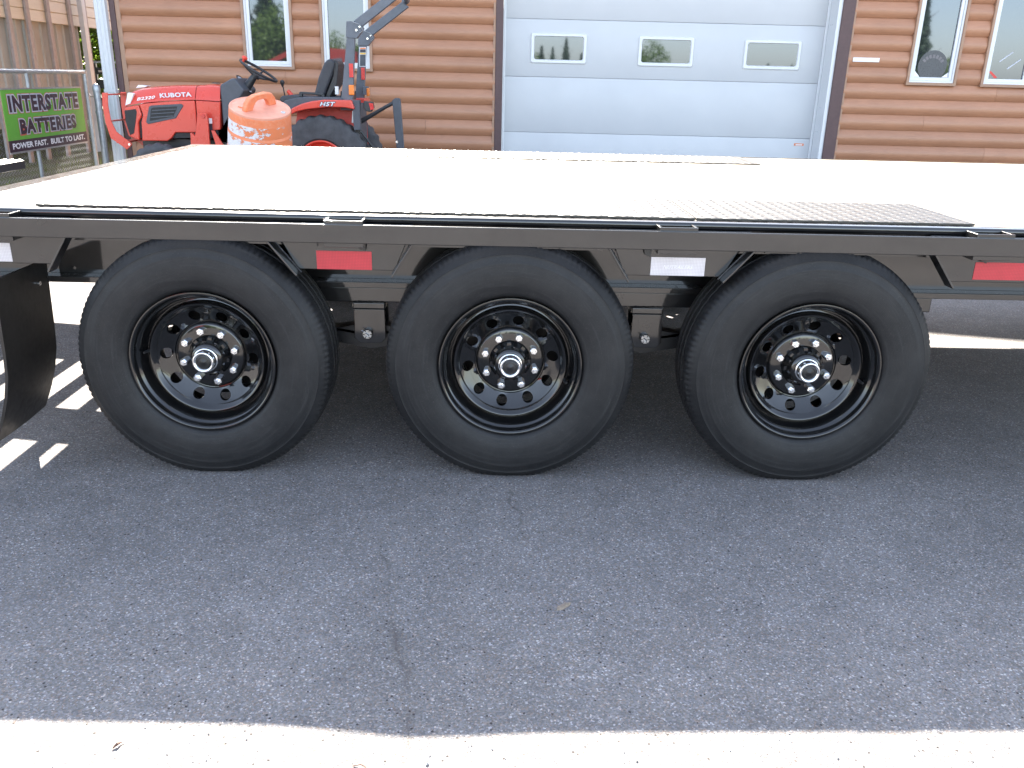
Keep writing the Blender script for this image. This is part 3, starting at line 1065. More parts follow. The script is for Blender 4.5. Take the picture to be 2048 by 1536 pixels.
def wheel(x, y, far, nut_deg, hole_deg, tyre_deg):
    w = bpy.data.objects.new('wheel', None)
    COL.objects.link(w)
    w.parent = TR
    w.location = (x - 0.05, y - 1.27, WZ)
    if far:
        w.rotation_euler = (0, 0, PI)
    def sub(name, me, rot=0.0, loc=(0, 0, 0)):
        o = bpy.data.objects.new(name, me)
        COL.objects.link(o)
        o.parent = w
        o.location = loc
        o.rotation_euler = (0, -math.radians(rot), 0)
        return o
    sub('tyre', TY)
    sub('rim', RM, hole_deg)
    sub('hub', HB, nut_deg)
    sub('hub_cap', CP)
    if not far:
        sub('cap_plug', PG)
        sub('valve_stem', VS, tyre_deg)
        for q in range(8):
            a = math.radians(nut_deg + 45 * q)
            sub('lug_nut', LN, random.uniform(0, 60), (0.0826 * math.cos(a), 0, 0.0826 * math.sin(a)))


for x, nd, hd, td in zip(WX, (14, 26.6, 25), (33.5, 8, 9), (0, 170, 175)):
    wheel(x, 0.0, False, nd, hd, td)
    wheel(x, 2.535, True, nd, hd, td)

# mud flap behind the rear wheel, curled at the foot
mf = MB()
prof = [(0.628, -1.443), (0.60, -1.445), (0.50, -1.449), (0.40, -1.452), (0.33, -1.457), (0.26, -1.472), (0.20, -1.492), (0.155, -1.510), (0.118, -1.526)]
ny = 8
fr, bk = [], []
for off, lst in ((0.0, fr), (0.009, bk)):
    for z, x in prof:
        for j in range(ny + 1):
            t = j / ny
            lst.append((x - off + 0.010 * math.sin(t * PI) * (0.72 - z), -0.03 + 0.30 * t, z + 0.010 * (t - 0.5) * (0.7 - z)))
nf = len(fr)
fs = []
np_ = len(prof)
for i in range(np_ - 1):
    for j in range(ny):
        a = i * (ny + 1) + j
        fs.append((a, a + 1, a + ny + 2, a + ny + 1))
        fs.append((a + nf, a + ny + 1 + nf, a + ny + 2 + nf, a + 1 + nf))
edge = [j for j in range(ny + 1)] + [i * (ny + 1) + ny for i in range(1, np_)] + [(np_ - 1) * (ny + 1) + j for j in range(ny - 1, -1, -1)] + [i * (ny + 1) for i in range(np_ - 2, 0, -1)]
for p, q in zip(edge, edge[1:] + edge[:1]):
    fs.append((p, p + nf, q + nf, q))
mf.add(fr + bk, fs)
T(mf, 'mud_flap', 'flap', sharp=60)
T(MB().lathe([(0.0, 0.0001), (0.0, 0.007), (-0.006, 0.007)], 12, (-1.438, 0.20, 0.565), axis='x'), 'flap_bolt', 'zinc')

# sloping tail with open cross bars
def tail_z(x):
    return 0.745 - (XL - x) * 0.16


for yb in (0.42, 1.265, 2.08):
    T(MB().prism([(-1.615, 0.59), (-1.615, 0.745), (XL, 0.745), (-3.7, tail_z(-3.7)), (-3.7, tail_z(-3.7) - 0.11)], yb - 0.045, yb + 0.045), 'tail_beam', 'dark_steel')
x = -1.757
while x > -3.6:
    T(MB().prism([(x - 0.032, tail_z(x) - 0.035), (x + 0.032, tail_z(x) - 0.035), (x + 0.032, tail_z(x) + 0.002), (x - 0.032, tail_z(x) + 0.006)], 0.466, 1.219), 'tail_bar', 'dark_steel', bevel=0.002)
    T(MB().prism([(x - 0.032, tail_z(x) - 0.035), (x + 0.032, tail_z(x) - 0.035), (x + 0.032, tail_z(x) + 0.002), (x - 0.032, tail_z(x) + 0.006)], 1.311, 2.034), 'tail_bar', 'dark_steel', bevel=0.002)
    x -= 0.1555
for y0, y1 in ((0.02, 0.374), (2.126, 2.50)):
    T(MB().prism([(XL - 0.02, 0.70), (XL - 0.02, 0.735), (-3.7, tail_z(-3.7)), (-3.7, tail_z(-3.7) - 0.035)], y0, y1), 'tail_side_plate', 'dark_steel')
# folded loading ramps lying on the tail
for y0, y1 in ((1.32, 2.46), (0.06, 1.20)):
    rp = MB()
    rp.prism([(-2.63, 0.672), (-2.63, 0.716), (-4.1, 0.70), (-4.1, 0.655)], y0, y1)
    T(rp, 'loading_ramp', 'dark_steel', bevel=0.003)
    lg = MB()
    x = -2.65
    while x > -4.0:
        zt = 0.7164 + (x + 2.63) * 0.0109
        lg.prism([(x - 0.013, zt), (x + 0.013, zt), (x, zt + 0.007)], y0 + 0.004, y1 - 0.004)
        x -= 0.040
    T(lg, 'ramp_cleats', 'plate')

# ================================================================== LOG-SIDED BUILDING
BY = 7.828
BL = thing('log_sided_building', 'log sided shop building with a wide white overhead door behind the trailer', 'building', (0, BY, 0), rotz=-0.0101)
ORG[BL] = Vector((0, 0, 0))       # its parts are written in the wall's own frame
B = lambda mb, name, mat, parent=None, **k: mb.build(name, M[mat], parent or BL, **k)
UL, UR = -4.232, 8.03
HC = 0.1705
WIN = [(-2.850, -2.290), (-1.985, -1.412), (4.640, 5.210), (5.490, 6.062)]
WZ0, WZ1 = 1.240, 2.52
DL, DR = -0.031, 3.945           # outer edges of the door trim
course = []
for i in range(9):
    t = i / 8
    course.append((-0.004 - 0.044 * math.sin(PI * (0.13 + 0.80 * (t ** 0.9))) ** 0.85, t))
cache = {}


def log_course(u0, u1, z):
    L = round(u1 - u0, 4)
    if L not in cache:
        poly = [(0.0, 0.0)] + [(y, t * HC) for y, t in course] + [(0.0, HC)]
        cache[L] = MB().prism(poly, 0.0, L, 'x').mesh('log_board', M['siding'], sharp=30)
    o = bpy.data.objects.new('log_board', cache[L])
    COL.objects.link(o)
    o.parent = BL
    o.location = (u0, 0, z)


z = 0.0615
while z < 2.75:
    spans = [(UL + 0.05, DL - 0.002), (DR + 0.002, UR)]
    if z + HC > WZ0 + 0.02 and z < WZ1 - 0.02:
        cut = []
        for a, b_ in spans:
            cur = a
            for w0, w1 in WIN:
                if a < w0 < b_:
                    cut.append((cur, w0 + 0.004))
                    cur = w1 - 0.004
            cut.append((cur, b_))
        spans = cut
    nc = int(round(z / HC))
    for a, b_ in spans:
        if b_ - a > 2.5:
            jt = a + (b_ - a) * (0.24, 0.66, 0.43, 0.81)[nc % 4]
            log_course(a, jt - 0.0012, z)
            log_course(jt + 0.0012, b_, z)
        else:
            log_course(a, b_, z)
    z += HC
WTOP = z
B(MB().prism([(UL, WTOP), (UR, WTOP), (UR, 2.86), (1.9, 4.16), (UL, 2.86)], -0.01, 0.02), 'gable_wall', 'siding')
# backing walls so no light leaks through
B(MB().box(UL, DL + 0.02, 0.002, 0.16, 0, WTOP), 'wall', 'concrete')
B(MB().box(DR - 0.02, UR, 0.002, 0.16, 0, WTOP), 'wall', 'concrete')
B(MB().box(DL + 0.02, DR - 0.02, 0.022, 0.16, 3.35, WTOP + 0.8), 'wall', 'concrete')
B(MB().box(UL, UL + 0.15, 0.17, 12.0, 0, 2.78), 'wall', 'siding')
B(MB().box(UR - 0.15, UR, 0.17, 12.0, 0, 2.78), 'wall', 'siding')
B(MB().box(UL, UR, 12.0, 12.15, 0, 2.78), 'wall', 'siding')
for s in (-1, 1):
    e = UL - 0.35 if s < 0 else UR + 0.35
    ez = 4.29 - abs(e - 1.9) * 0.20
    B(MB().prism([(e, ez), (1.9, 4.29), (1.9, 4.41), (e, ez + 0.12)], -0.36, 12.4), 'roof', 'roofing')
B(MB().box(UL, UR, -0.012, 0.10, -0.02, 0.060), 'foundation', 'concrete')
# corner trim and downspout
B(MB().box(-4.294, -4.232, -0.058, 0.05, 0.03, 2.78), 'corner_trim', 'brown_trim', bevel=0.004)
B(MB().box(-4.2315, -4.180, -0.046, 0.0, 0.03, 2.78), 'corner_strip', 'tan_trim', bevel=0.003)
ds = MB()
prof = [(-4.432, -0.115), (-4.424, -0.121), (-4.404, -0.121), (-4.398, -0.115), (-4.390, -0.115), (-4.384, -0.121), (-4.352, -0.121), (-4.346, -0.115), (-4.336, -0.121), (-4.316, -0.121), (-4.309, -0.115), (-4.309, -0.048), (-4.432, -0.048)]
ds.prism(prof, 0.12, 2.72, 'z')
dso = B(ds, 'downspout', 'white_paint', bevel=0.002)
B(MB().box(-4.436, -4.305, -0.123, -0.01, 0.95, 0.985), 'downspout_strap', 'white_paint', dso)
B(MB().prism([(-0.121, 0.12), (-0.048, 0.12), (-0.20, 0.02), (-0.27, 0.05)], -4.432, -4.309, 'x'), 'downspout_shoe', 'white_paint', dso)

# overhead door, set back in its opening
DP = 0.25
gd = bpy.data.objects.new('overhead_door', None)
COL.objects.link(gd)
gd.parent = BL
ORG[gd] = Vector((0, 0, 0))
SEAMS = [0.0, 0.609, 1.2305, 1.852, 2.473, 3.095, 3.35]
PL, PR = 0.055, 3.775
for z0, z1 in zip(SEAMS, SEAMS[1:]):
    pn = MB()
    e = 0.003
    pn.prism([(DP + 0.006, z0 + 0.0007), (DP + 0.0018, z0 + e), (DP, z0 + e + 0.005), (DP, z1 - e - 0.005), (DP + 0.0018, z1 - e), (DP + 0.006, z1 - 0.0007), (DP + 0.05, z1 - 0.001), (DP + 0.05, z0 + 0.001)], PL, PR, 'x')
    B(pn, 'door_panel', 'door_white', gd)


def rrect(u0, u1, z0, z1, r, n=5):
    pts = []
    for cx, cz_, a0 in ((u1 - r, z1 - r, 0), (u0 + r, z1 - r, 90), (u0 + r, z0 + r, 180), (u1 - r, z0 + r, 270)):
        for i in range(n + 1):
            a = math.radians(a0 + 90 * i / n)
            pts.append((cx + r * math.cos(a), cz_ + r * math.sin(a)))
    return pts


for u0, u1, z0, z1 in ((0.370, 1.016, 1.380, 1.705), (1.612, 2.254, 1.375, 1.698), (2.835, 3.497, 1.371, 1.690)):
    o_ = rrect(u0, u1, z0, z1, 0.022)
    o2 = rrect(u0 + 0.008, u1 - 0.008, z0 + 0.008, z1 - 0.008, 0.02)
    i1 = rrect(u0 + 0.034, u1 - 0.034, z0 + 0.034, z1 - 0.030, 0.024)
    i2 = rrect(u0 + 0.042, u1 - 0.042, z0 + 0.042, z1 - 0.036, 0.022)
    n = len(o_)
    vs = [(p[0], DP - 0.002, p[1]) for p in o_] + [(p[0], DP - 0.016, p[1]) for p in o2] + [(p[0], DP - 0.016, p[1]) for p in i1] + [(p[0], DP - 0.0035, p[1]) for p in i2]
    fs = [(r * n + i, r * n + (i + 1) % n, (r + 1) * n + (i + 1) % n, (r + 1) * n + i) for r in range(3) for i in range(n)]
    B(MB().add(vs, fs), 'window_frame', 'vinyl', gd, sharp=25)
    pane = MB()
    pane.add([(p[0], DP - 0.0045, p[1]) for p in i2], [list(range(n))])
    B(pane, 'window_pane', 'glass', gd)
lb = MB().box(3.556, 3.672, DP - 0.0015, DP - 0.0003, 0.527, 0.553)
B(lb, 'warning_label', 'decal_orange', gd)
lb = MB().box(3.575, 3.655, DP - 0.0022, DP - 0.0016, 0.532, 0.544)
B(lb, 'warning_label', 'decal_white', gd)
# jambs, weather strip and the dark trim round the opening
B(MB().box(0.052, 0.062, -0.03, DP - 0.001, 0.0, 3.35), 'door_jamb', 'vinyl')
B(MB().box(3.765, 3.807, -0.03, DP - 0.001, 0.0, 3.35), 'door_jamb', 'vinyl')
B(MB().box(3.737, 3.764, DP - 0.028, DP - 0.002, 0.0, 3.35), 'weather_strip', 'vinyl', bevel=0.004)
B(MB().box(0.0625, 0.082, DP - 0.028, DP - 0.002, 0.0, 3.35), 'weather_strip', 'vinyl', bevel=0.004)
B(MB().box(0.0625, 3.7645, -0.03, DP - 0.001, 3.24, 3.35), 'door_jamb', 'vinyl')
for zz in (0.7, 0.97, 1.86):
    for du in (0.0, 0.016):
        B(MB().lathe([(0.0, 0.0001), (0.0, 0.004), (0.003, 0.005)], 8, (3.7645 - 0.003, 0.10 + du * 3, zz), axis='x'), 'jamb_screw', 'zinc')
B(MB().box(DL, 0.0515, -0.052, 0.0, 0.0, 3.42), 'door_trim', 'brown_trim', bevel=0.004)
B(MB().box(3.8075, DR, -0.052, 0.0, 0.0, 3.42), 'door_trim', 'brown_trim', bevel=0.004)
B(MB().box(0.052, 3.807, -0.052, 0.0, 3.35, 3.42), 'door_trim', 'brown_trim', bevel=0.004)
B(MB().box(DL - 0.028, DL - 0.0005, -0.046, 0.0, 0.03, 3.42), 'corner_strip', 'tan_trim', bevel=0.003)
B(MB().box(DR + 0.0005, DR + 0.022, -0.046, 0.0, 0.03, 3.42), 'corner_strip', 'tan_trim', bevel=0.003)
B(MB().box(3.998, 4.296, -0.0560, -0.0490, 1.475, 1.519), 'white_plate', 'decal_white')


def ring(mb, u0, u1, z0, z1, w, y0, y1):
    o_ = [(u0, z0), (u1, z0), (u1, z1), (u0, z1)]
    i_ = [(u0 + w, z0 + w), (u1 - w, z0 + w), (u1 - w, z1 - w), (u0 + w, z1 - w)]
    vs = [(p[0], y, p[1]) for y in (y0, y1) for p in o_ + i_]
    fs = []
    for i in range(4):
        k = (i + 1) % 4
        fs += [(i, k, k + 4, i + 4), (i + 8, i + 12, k + 12, k + 8), (i, i + 8, k + 8, k), (i + 4, k + 4, k + 12, i + 12)]
    return mb.add(vs, fs)


wparts = []
for u0, u1 in WIN:
    wf = B(ring(MB(), u0, u1, WZ0, WZ1, 0.030, -0.062, 0.0), 'window', 'tan_trim', bevel=0.003)
    B(ring(MB(), u0 + 0.0305, u1 - 0.0305, WZ0 + 0.0305, WZ1 - 0.0305, 0.022, -0.048, 0.0), 'window_frame', 'vinyl', wf, bevel=0.003)
    B(ring(MB(), u0 + 0.053, u1 - 0.053, WZ0 + 0.053, WZ1 - 0.053, 0.036, -0.036, 0.001), 'window_sash', 'vinyl', wf, bevel=0.004)
    pn = MB()
    pn.box(u0 + 0.0895, u1 - 0.0895, -0.014, -0.010, WZ0 + 0.0895, WZ1 - 0.0895)
    B(pn, 'window_pane', 'glass', wf)
    wparts.append(wf)
# round sticker with an arch of pale marks, and corner stickers, inside the third window
w3 = wparts[2]
ST = M['decal_dark']
B(MB().disc((4.925, -0.0152, 1.452), 0.165, 40), 'window_sticker', 'sticker_dark', w3)
arcm = MB()
for i in range(7):
    a = math.radians(148 - i * 19.3)
    m = Matrix.Translation((4.925 + 0.118 * math.cos(a), -0.0165, 1.452 + 0.118 * math.sin(a) * 0.85)) @ Matrix.Rotation(-(a - PI / 2), 4, 'Y')
    arcm.box(-0.013, 0.013, -0.0005, 0.0005, -0.019, 0.019, m)
B(arcm, 'sticker_print', 'sticker_pale', w3)
B(MB().add([(4.731, -0.0155, 1.332), (4.80, -0.0155, 1.332), (4.731, -0.0155, 1.40)], [(0, 1, 2)]), 'window_sticker', 'decal_white', w3)
B(MB().add([(5.119, -0.0155, 1.332), (5.05, -0.0155, 1.332), (5.119, -0.0155, 1.385)], [(0, 1, 2)]), 'window_sticker', 'decal_white', w3)
w4 = wparts[3]
d_ = MB()
for dx in (0.0, 0.105):
    m = Matrix.Translation((5.745 + dx, -0.0155, 1.565 - dx * 0.7)) @ Matrix.Rotation(math.radians(-38), 4, 'Y')
    d_.box(-0.085, 0.085, -0.0005, 0.0005, -0.006, 0.006, m)
B(d_, 'sticker_print', 'sign_grey', w4)
B(MB().add([(5.585, -0.0155, 1.40), (5.60, -0.0155, 1.415), (5.69, -0.0155, 1.345), (5.66, -0.0155, 1.335)], [(0, 1, 2, 3)]), 'window_sticker', 'lens_red', w4)

# ================================================================== BARREL
BR = thing('traffic_barrel', 'leaning orange traffic barrel with peeling white bands beside the tractor', 'barrel', (-2.000, 4.86, 0))
ORG[BR] = Vector((0, 0, 0))
TILT = Matrix.Translation((0.0, 0.0, 0.0)) @ Matrix.Rotation(math.radians(8.5), 4, 'Y') @ Matrix.Rotation(math.radians(17.0), 4, 'X')
prof = [(0.05, 0.280), (0.37, 0.274), (0.375, 0.266), (0.530, 0.262), (0.535, 0.257), (0.680, 0.254), (0.685, 0.249), (0.822, 0.245), (0.827, 0.241), (0.970, 0.236), (0.988, 0.234), (0.993, 0.230)]
o = MB().lathe([(0.012, 0.290)] + prof, 64, axis='z', mtx=TILT).build('drum_body', M['barrel'], BR, sharp=40)
lid = MB().lathe([(0.984, 0.2335), (0.996, 0.2350), (1.003, 0.2320), (1.0045, 0.225), (1.000, 0.217), (1.001, 0.203), (1.006, 0.10), (1.008, 0.0001)], 64, axis='z', mtx=TILT)
lidm = lid.build('drum_lid', M['barrel_lid'], BR, sharp=40)
for z0, z1, r0, r1 in ((0.835, 0.925, 0.2408, 0.2376), (0.692, 0.812, 0.2488, 0.2454), (0.545, 0.668, 0.2566, 0.2542)):
    bm_ = MB().lathe([(z0, r0 + 0.0012), (z1, r1 + 0.0012)], 64, axis='z', mtx=TILT)
    bm_.build('reflective_band', M['band'], BR, org=(0, 0, 0))
h = MB()
hm = TILT @ Matrix.Translation((-0.005, 0.0, 1.004)) @ Matrix.Rotation(math.radians(60), 4, 'Z')
outer = [(-0.165, -0.004), (-0.150, 0.055), (-0.118, 0.092), (-0.060, 0.108), (0.060, 0.108), (0.118, 0.092), (0.150, 0.055), (0.165, -0.004)]
inner = [(-0.085, -0.004), (-0.075, 0.030), (-0.050, 0.058), (-0.030, 0.066), (0.030, 0.066), (0.050, 0.058), (0.075, 0.030), (0.085, -0.004)]
n = len(outer)
vs, fs = [], []
for y in (-0.024, 0.024):
    vs += [(p[0], y, p[1]) for p in outer] + [(p[0], y, p[1]) for p in inner]
for i in range(n - 1):
    fs += [(i, i + 1, i + 1 + n, i + n), (i + 2 * n, i + 3 * n, i + 1 + 3 * n, i + 1 + 2 * n), (i, i + 2 * n, i + 1 + 2 * n, i + 1), (i + n, i + n + 1, i + 3 * n + 1, i + 3 * n)]
fs += [(0, n, 3 * n, 2 * n), (n - 1, 3 * n - 1, 4 * n - 1, 2 * n - 1)]
h.add(vs, fs, hm)
h.build('drum_handle', M['barrel'], BR, bevel=0.010, seg=3)
rb = MB().prism([(-0.15, -0.075), (-0.04, -0.105), (-0.03, -0.098), (-0.14, -0.068)], 1.004, 1.010, 'z', mtx=TILT)
rb.build('lid_rib', M['barrel'], BR)
MB().lathe([(0.0, 0.0001), (0.006, 0.012), (0.004, 0.018), (0.0, 0.02)], 12, (0.185, -0.02, 1.003), axis='z', mtx=TILT).build('lid_bolt', M['castle'], BR)
MB().lathe([(0.0, 0.345), (0.05, 0.335), (0.055, 0.29)], 40, axis='z').build('drum_foot', M['black_plastic'], BR)

# ================================================================== TRACTOR
TT = thing('compact_tractor', 'small red compact tractor with folded grey roll bar parked along the log wall', 'tractor', (-2.2, 6.05, 0))
K = lambda mb, name, mat, parent=None, **k: mb.build(name, M[mat], parent or TT, **k)
HY0, HY1 = 5.82, 6.28

# hood: side outline pulled across, crown eased in towards the top
top = [(-3.383, 1.000), (-3.357, 1.022), (-3.274, 1.046), (-3.145, 1.063), (-2.971, 1.077), (-2.769, 1.082)]
seam = [(-3.418, 0.886), (-3.352, 0.900), (-3.279, 0.914), (-3.140, 0.930), (-2.986, 0.945), (-2.782, 0.955)]


def skin(rows, closed_ends=True):
    """rows of equal length point lists -> quads"""
    n = len(rows[0])
    vs = [p for r in rows for p in r]
    fs = [(i * n + j, i * n + j + 1, (i + 1) * n + j + 1, (i + 1) * n + j) for i in range(len(rows) - 1) for j in range(n - 1)]
    return MB().add(vs, fs)


def hood_rows(tp, sm_):
    rows = []
    yc = (HY0 + HY1) / 2
    hw = (HY1 - HY0) / 2
    for k_ in range(13):
        t = -1 + 2 * k_ / 12
        row = []
        for (x, zt), (xs, zs) in zip(tp, sm_):
            a = abs(t)
            e = (1 - a ** 5) ** 0.35
            zz = zs + (zt - zs) * (0.0 if a > 0.999 else e)
            xx = xs + (x - xs) * (0.0 if a > 0.999 else e)
            row.append((xx, yc + hw * max(-1, min(1, t * 1.0)), zz))
        rows.append(row)
    return rows


K(skin(hood_rows(top, seam)), 'hood', 'red', sharp=60)
rear_t = [(-2.764, 1.082), (-2.700, 1.088), (-2.624, 1.094), (-2.551, 1.085)]
rear_s = [(-2.776, 0.955), (-2.700, 0.952), (-2.638, 0.950), (-2.552, 0.946)]
K(skin(hood_rows(rear_t, rear_s)), 'rear_hood', 'red', sharp=60)
K(MB().prism([(-2.776, 0.949), (-2.552, 0.941), (-2.575, 0.694), (-2.70, 0.680), (-2.777, 0.66)], HY0 + 0.002, HY1 - 0.002), 'side_cover', 'red', bevel=0.008)
K(MB().prism([(-3.298, 0.902), (-3.279, 0.908), (-3.140, 0.924), (-2.986, 0.939), (-2.784, 0.949), (-2.784, 0.664), (-2.990, 0.660), (-3.030, 0.610), (-3.073, 0.581), (-3.308, 0.578), (-3.300, 0.66), (-3.296, 0.745), (-3.272, 0.81)], HY0, HY1), 'side_panel', 'red', bevel=0.010)
K(MB().prism([(-3.432, 0.862), (-3.410, 0.880), (-3.30, 0.897), (-3.283, 0.802), (-3.318, 0.745), (-3.330, 0.578), (-3.410, 0.612), (-3.432, 0.745)], HY0 - 0.003, HY1 + 0.003), 'nose_panel', 'red', bevel=0.012)
K(MB().prism([(-3.434, 0.846), (-3.330, 0.862), (-3.322, 0.835), (-3.345, 0.742), (-3.372, 0.644), (-3.412, 0.628), (-3.436, 0.755)], HY0 - 0.007, HY1 + 0.007), 'grille', 'mesh_black', bevel=0.004)
K(MB().prism([(-3.40, 0.60), (-2.6, 0.62), (-2.6, 0.93), (-3.37, 0.88)], HY0 + 0.02, HY1 - 0.02), 'engine_block', 'mesh_black')
K(MB().prism([(-3.386, 1.003), (-3.330, 0.996), (-3.374, 0.906), (-3.424, 0.888)], HY0 - 0.004, HY0 + 0.10), 'headlight', 'decal_white', bevel=0.006)
K(MB().prism([(-3.386, 1.003), (-3.330, 0.996), (-3.374, 0.906), (-3.424, 0.888)], HY1 - 0.10, HY1 + 0.004), 'headlight', 'decal_white', bevel=0.006)
K(MB().prism([(-3.38, 1.040), (-3.355, 1.068), (-3.27, 1.060), (-3.30, 1.048)], 6.0, 6.1), 'work_lamp', 'decal_white', bevel=0.004)
vent = K(MB().prism([(-3.205, 0.886), (-3.180, 0.896), (-2.908, 0.916), (-2.890, 0.900), (-2.972, 0.787), (-3.231, 0.730), (-3.249, 0.747)], HY0 - 0.007, HY0 + 0.01), 'side_vent', 'charcoal', bevel=0.004)
K(MB().prism([(-3.188, 0.868), (-3.165, 0.878), (-2.942, 0.893), (-2.990, 0.803), (-3.212, 0.757)], HY0 - 0.0075, HY0 - 0.0072), 'vent_mesh', 'mesh_black', vent)
for zz, xa, xb in ((0.855, -3.17, -2.955), (0.825, -3.18, -2.975), (0.793, -3.19, -2.99)):
    K(MB().prism([(xa - 0.01, zz - 0.008), (xb, zz + 0.010), (xb - 0.003, zz + 0.019), (xa - 0.008, zz + 0.001)], HY0 - 0.014, HY0 - 0.0076), 'vent_louver', 'charcoal', vent)
K(MB().lathe([(0.0, 0.0001), (0.008, 0.03), (0.0, 0.045)], 16, (-2.632, 6.0, 1.098), axis='z'), 'filler_cap', 'black_plastic')
HT = HY0 - 0.0045
text('lettering', 'KUBOTA', M['decal_silver'], TT, (-3.095, HT, 0.964), 0.29, 0.040, (PI / 2, -0.062, 0), bold=0.03, space=1.05)
text('lettering', 'B2320', M['decal_white'], TT, (-3.310, HT, 0.934), 0.175, 0.026, (PI / 2, -0.135, 0), bold=0.02, shear=0.35)
# loader mount tower
K(MB().prism([(-2.745, 0.832), (-2.715, 0.845), (-2.664, 0.842), (-2.654, 0.80), (-2.655, 0.56), (-2.83, 0.555), (-2.825, 0.664), (-2.812, 0.668), (-2.786, 0.640), (-2.765, 0.70)], 5.735, 5.765), 'loader_tower', 'red', bevel=0.003)
K(MB().prism([(-2.632, 0.690), (-2.604, 0.690), (-2.53, 0.555), (-2.60, 0.555)], 5.74, 5.765), 'tower_brace', 'red', bevel=0.002)
K(MB().lathe([(-0.012, 0.0001), (-0.012, 0.016), (0.0, 0.020)], 16, (-2.690, 5.735, 0.815)), 'tower_pin', 'red_dull')
K(MB().prism([(-2.774, 0.800), (-2.742, 0.800), (-2.778, 0.722)], HY0 - 0.006, HY0 - 0.002), 'decal', 'decal_white')
K(MB().box(-2.668, -2.640, HY0 - 0.004, HY0 - 0.0005, 0.748, 0.795), 'decal', 'decal_white')
K(MB().box(-2.672, -2.642, HY0 - 0.004, HY0 - 0.0005, 0.690, 0.744), 'decal', 'decal_dark')
# chassis and front axle
K(MB().box(-3.35, -1.3, 5.93, 6.17, 0.30, 0.60), 'chassis', 'black_plastic', bevel=0.01)
K(MB().box(-3.20, -3.02, 5.75, 6.35, 0.25, 0.33), 'front_axle', 'black_plastic', bevel=0.01)
# front guard
outer = [(-3.630, 0.996), (-3.640, 0.882), (-3.634, 0.737), (-3.603, 0.592), (-3.553, 0.560), (-3.466, 0.495)]
inner = [(-3.417, 0.535), (-3.417, 0.556), (-3.487, 0.606), (-3.545, 0.656), (-3.580, 0.749), (-3.590, 0.883), (-3.578, 0.997)]
K(MB().prism(outer + inner, 5.84, 5.852), 'guard_bar', 'red', bevel=0.002)
K(MB().prism(outer + inner, 6.248, 6.26), 'guard_bar', 'red', bevel=0.002)
K(MB().box(-3.628, -3.582, 5.8525, 6.2475, 0.974, 0.986), 'guard_crossbar', 'red')
K(MB().box(-3.630, -3.588, 5.8525, 6.2475, 0.740, 0.752), 'guard_crossbar', 'red')
K(MB().box(-3.56, -3.48, 5.8525, 6.2475, 0.55, 0.565), 'guard_crossbar', 'red')
K(MB().lathe([(-0.010, 0.0001), (-0.010, 0.011), (0.0, 0.012)], 6, (-3.435, 5.84, 0.543)), 'guard_bolt', 'zinc')
# dash cowl, gauges, steering
K(MB().prism([(-2.549, 1.086), (-2.440, 1.146), (-2.405, 1.152), (-2.325, 1.045), (-2.372, 0.98), (-2.390, 0.90), (-2.470, 0.766), (-2.56, 0.660), (-2.60, 0.60), (-2.549, 0.60)], 5.835, 6.265), 'dash_cowl', 'charcoal', bevel=0.030, seg=3)
gm_ = Matrix.Translation((-2.382, 6.05, 1.093)) @ Matrix.Rotation(math.radians(52), 4, 'Y')
K(MB().lathe([(0.0, 0.0001), (0.004, 0.09), (0.010, 0.098), (0.0, 0.105)], 24, (0, 0, 0), axis='z', mtx=gm_), 'gauge_panel', 'black_plastic')
K(MB().disc((0, 0, 0.006), 0.088, 24, axis='z', mtx=gm_), 'gauge_face', 'sign_grey')
K(MB().tube([(-2.43, 6.05, 1.00), (-2.37, 6.05, 1.06), (-2.285, 6.05, 1.165)], [0.055, 0.045, 0.030], 14), 'steering_column', 'black_plastic')
sw = Matrix.Translation((-2.238, 6.05, 1.219)) @ Matrix.Rotation(math.radians(30.5), 4, 'Y')
swh = K(MB().tube([(0.178 * math.cos(a * PI / 20), 0.178 * math.sin(a * PI / 20), 0) for a in range(40)], 0.0125, 10, closed=True, mtx=sw), 'steering_wheel', 'black_plastic')
for a in (90, 210, 330):
    c_, s_ = math.cos(math.radians(a)), math.sin(math.radians(a))
    K(MB().tube([(0.172 * c_, 0.172 * s_, -0.002), (0.09 * c_, 0.09 * s_, -0.035), (0.0, 0.0, -0.060)], [0.009, 0.010, 0.016], 8, mtx=sw), 'wheel_spoke', 'black_plastic', swh)
K(MB().lathe([(-0.075, 0.035), (-0.04, 0.042), (-0.035, 0.03), (-0.035, 0.0001)], 20, axis='z', mtx=sw), 'wheel_hub', 'black_plastic', swh)
K(MB().lathe([(0.0, 0.010), (0.02, 0.012), (0.03, 0.026), (0.045, 0.026), (0.055, 0.014), (0.056, 0.0001)], 14, (-0.135, -0.10, 0.008), axis='z', mtx=sw), 'spinner_knob', 'red_plastic', swh)
lv = K(MB().tube([(-2.060, 6.3, 0.93), (-2.071, 6.3, 1.02), (-2.083, 6.3, 1.10)], 0.006, 8), 'lever', 'black_plastic')
K(MB().lathe([(-0.04, 0.007), (-0.02, 0.014), (0.0, 0.022), (0.015, 0.020), (0.024, 0.010), (0.026, 0.0001)], 14, (-2.084, 6.3, 1.117), axis='z'), 'lever_knob', 'black_plastic', lv)
K(MB().tube([(-2.014, 6.2, 1.047), (-1.985, 6.2, 1.012), (-1.955, 6.2, 0.975)], [0.017, 0.020, 0.019], 12), 'brake_grip', 'red_plastic')
K(MB().tube([(-1.96, 6.2, 0.98), (-1.90, 6.2, 0.91)], 0.010, 8), 'brake_lever', 'black_plastic')
K(MB().box(-2.50, -1.70, 5.70, 6.40, 0.555, 0.58), 'footplate', 'charcoal', bevel=0.004)
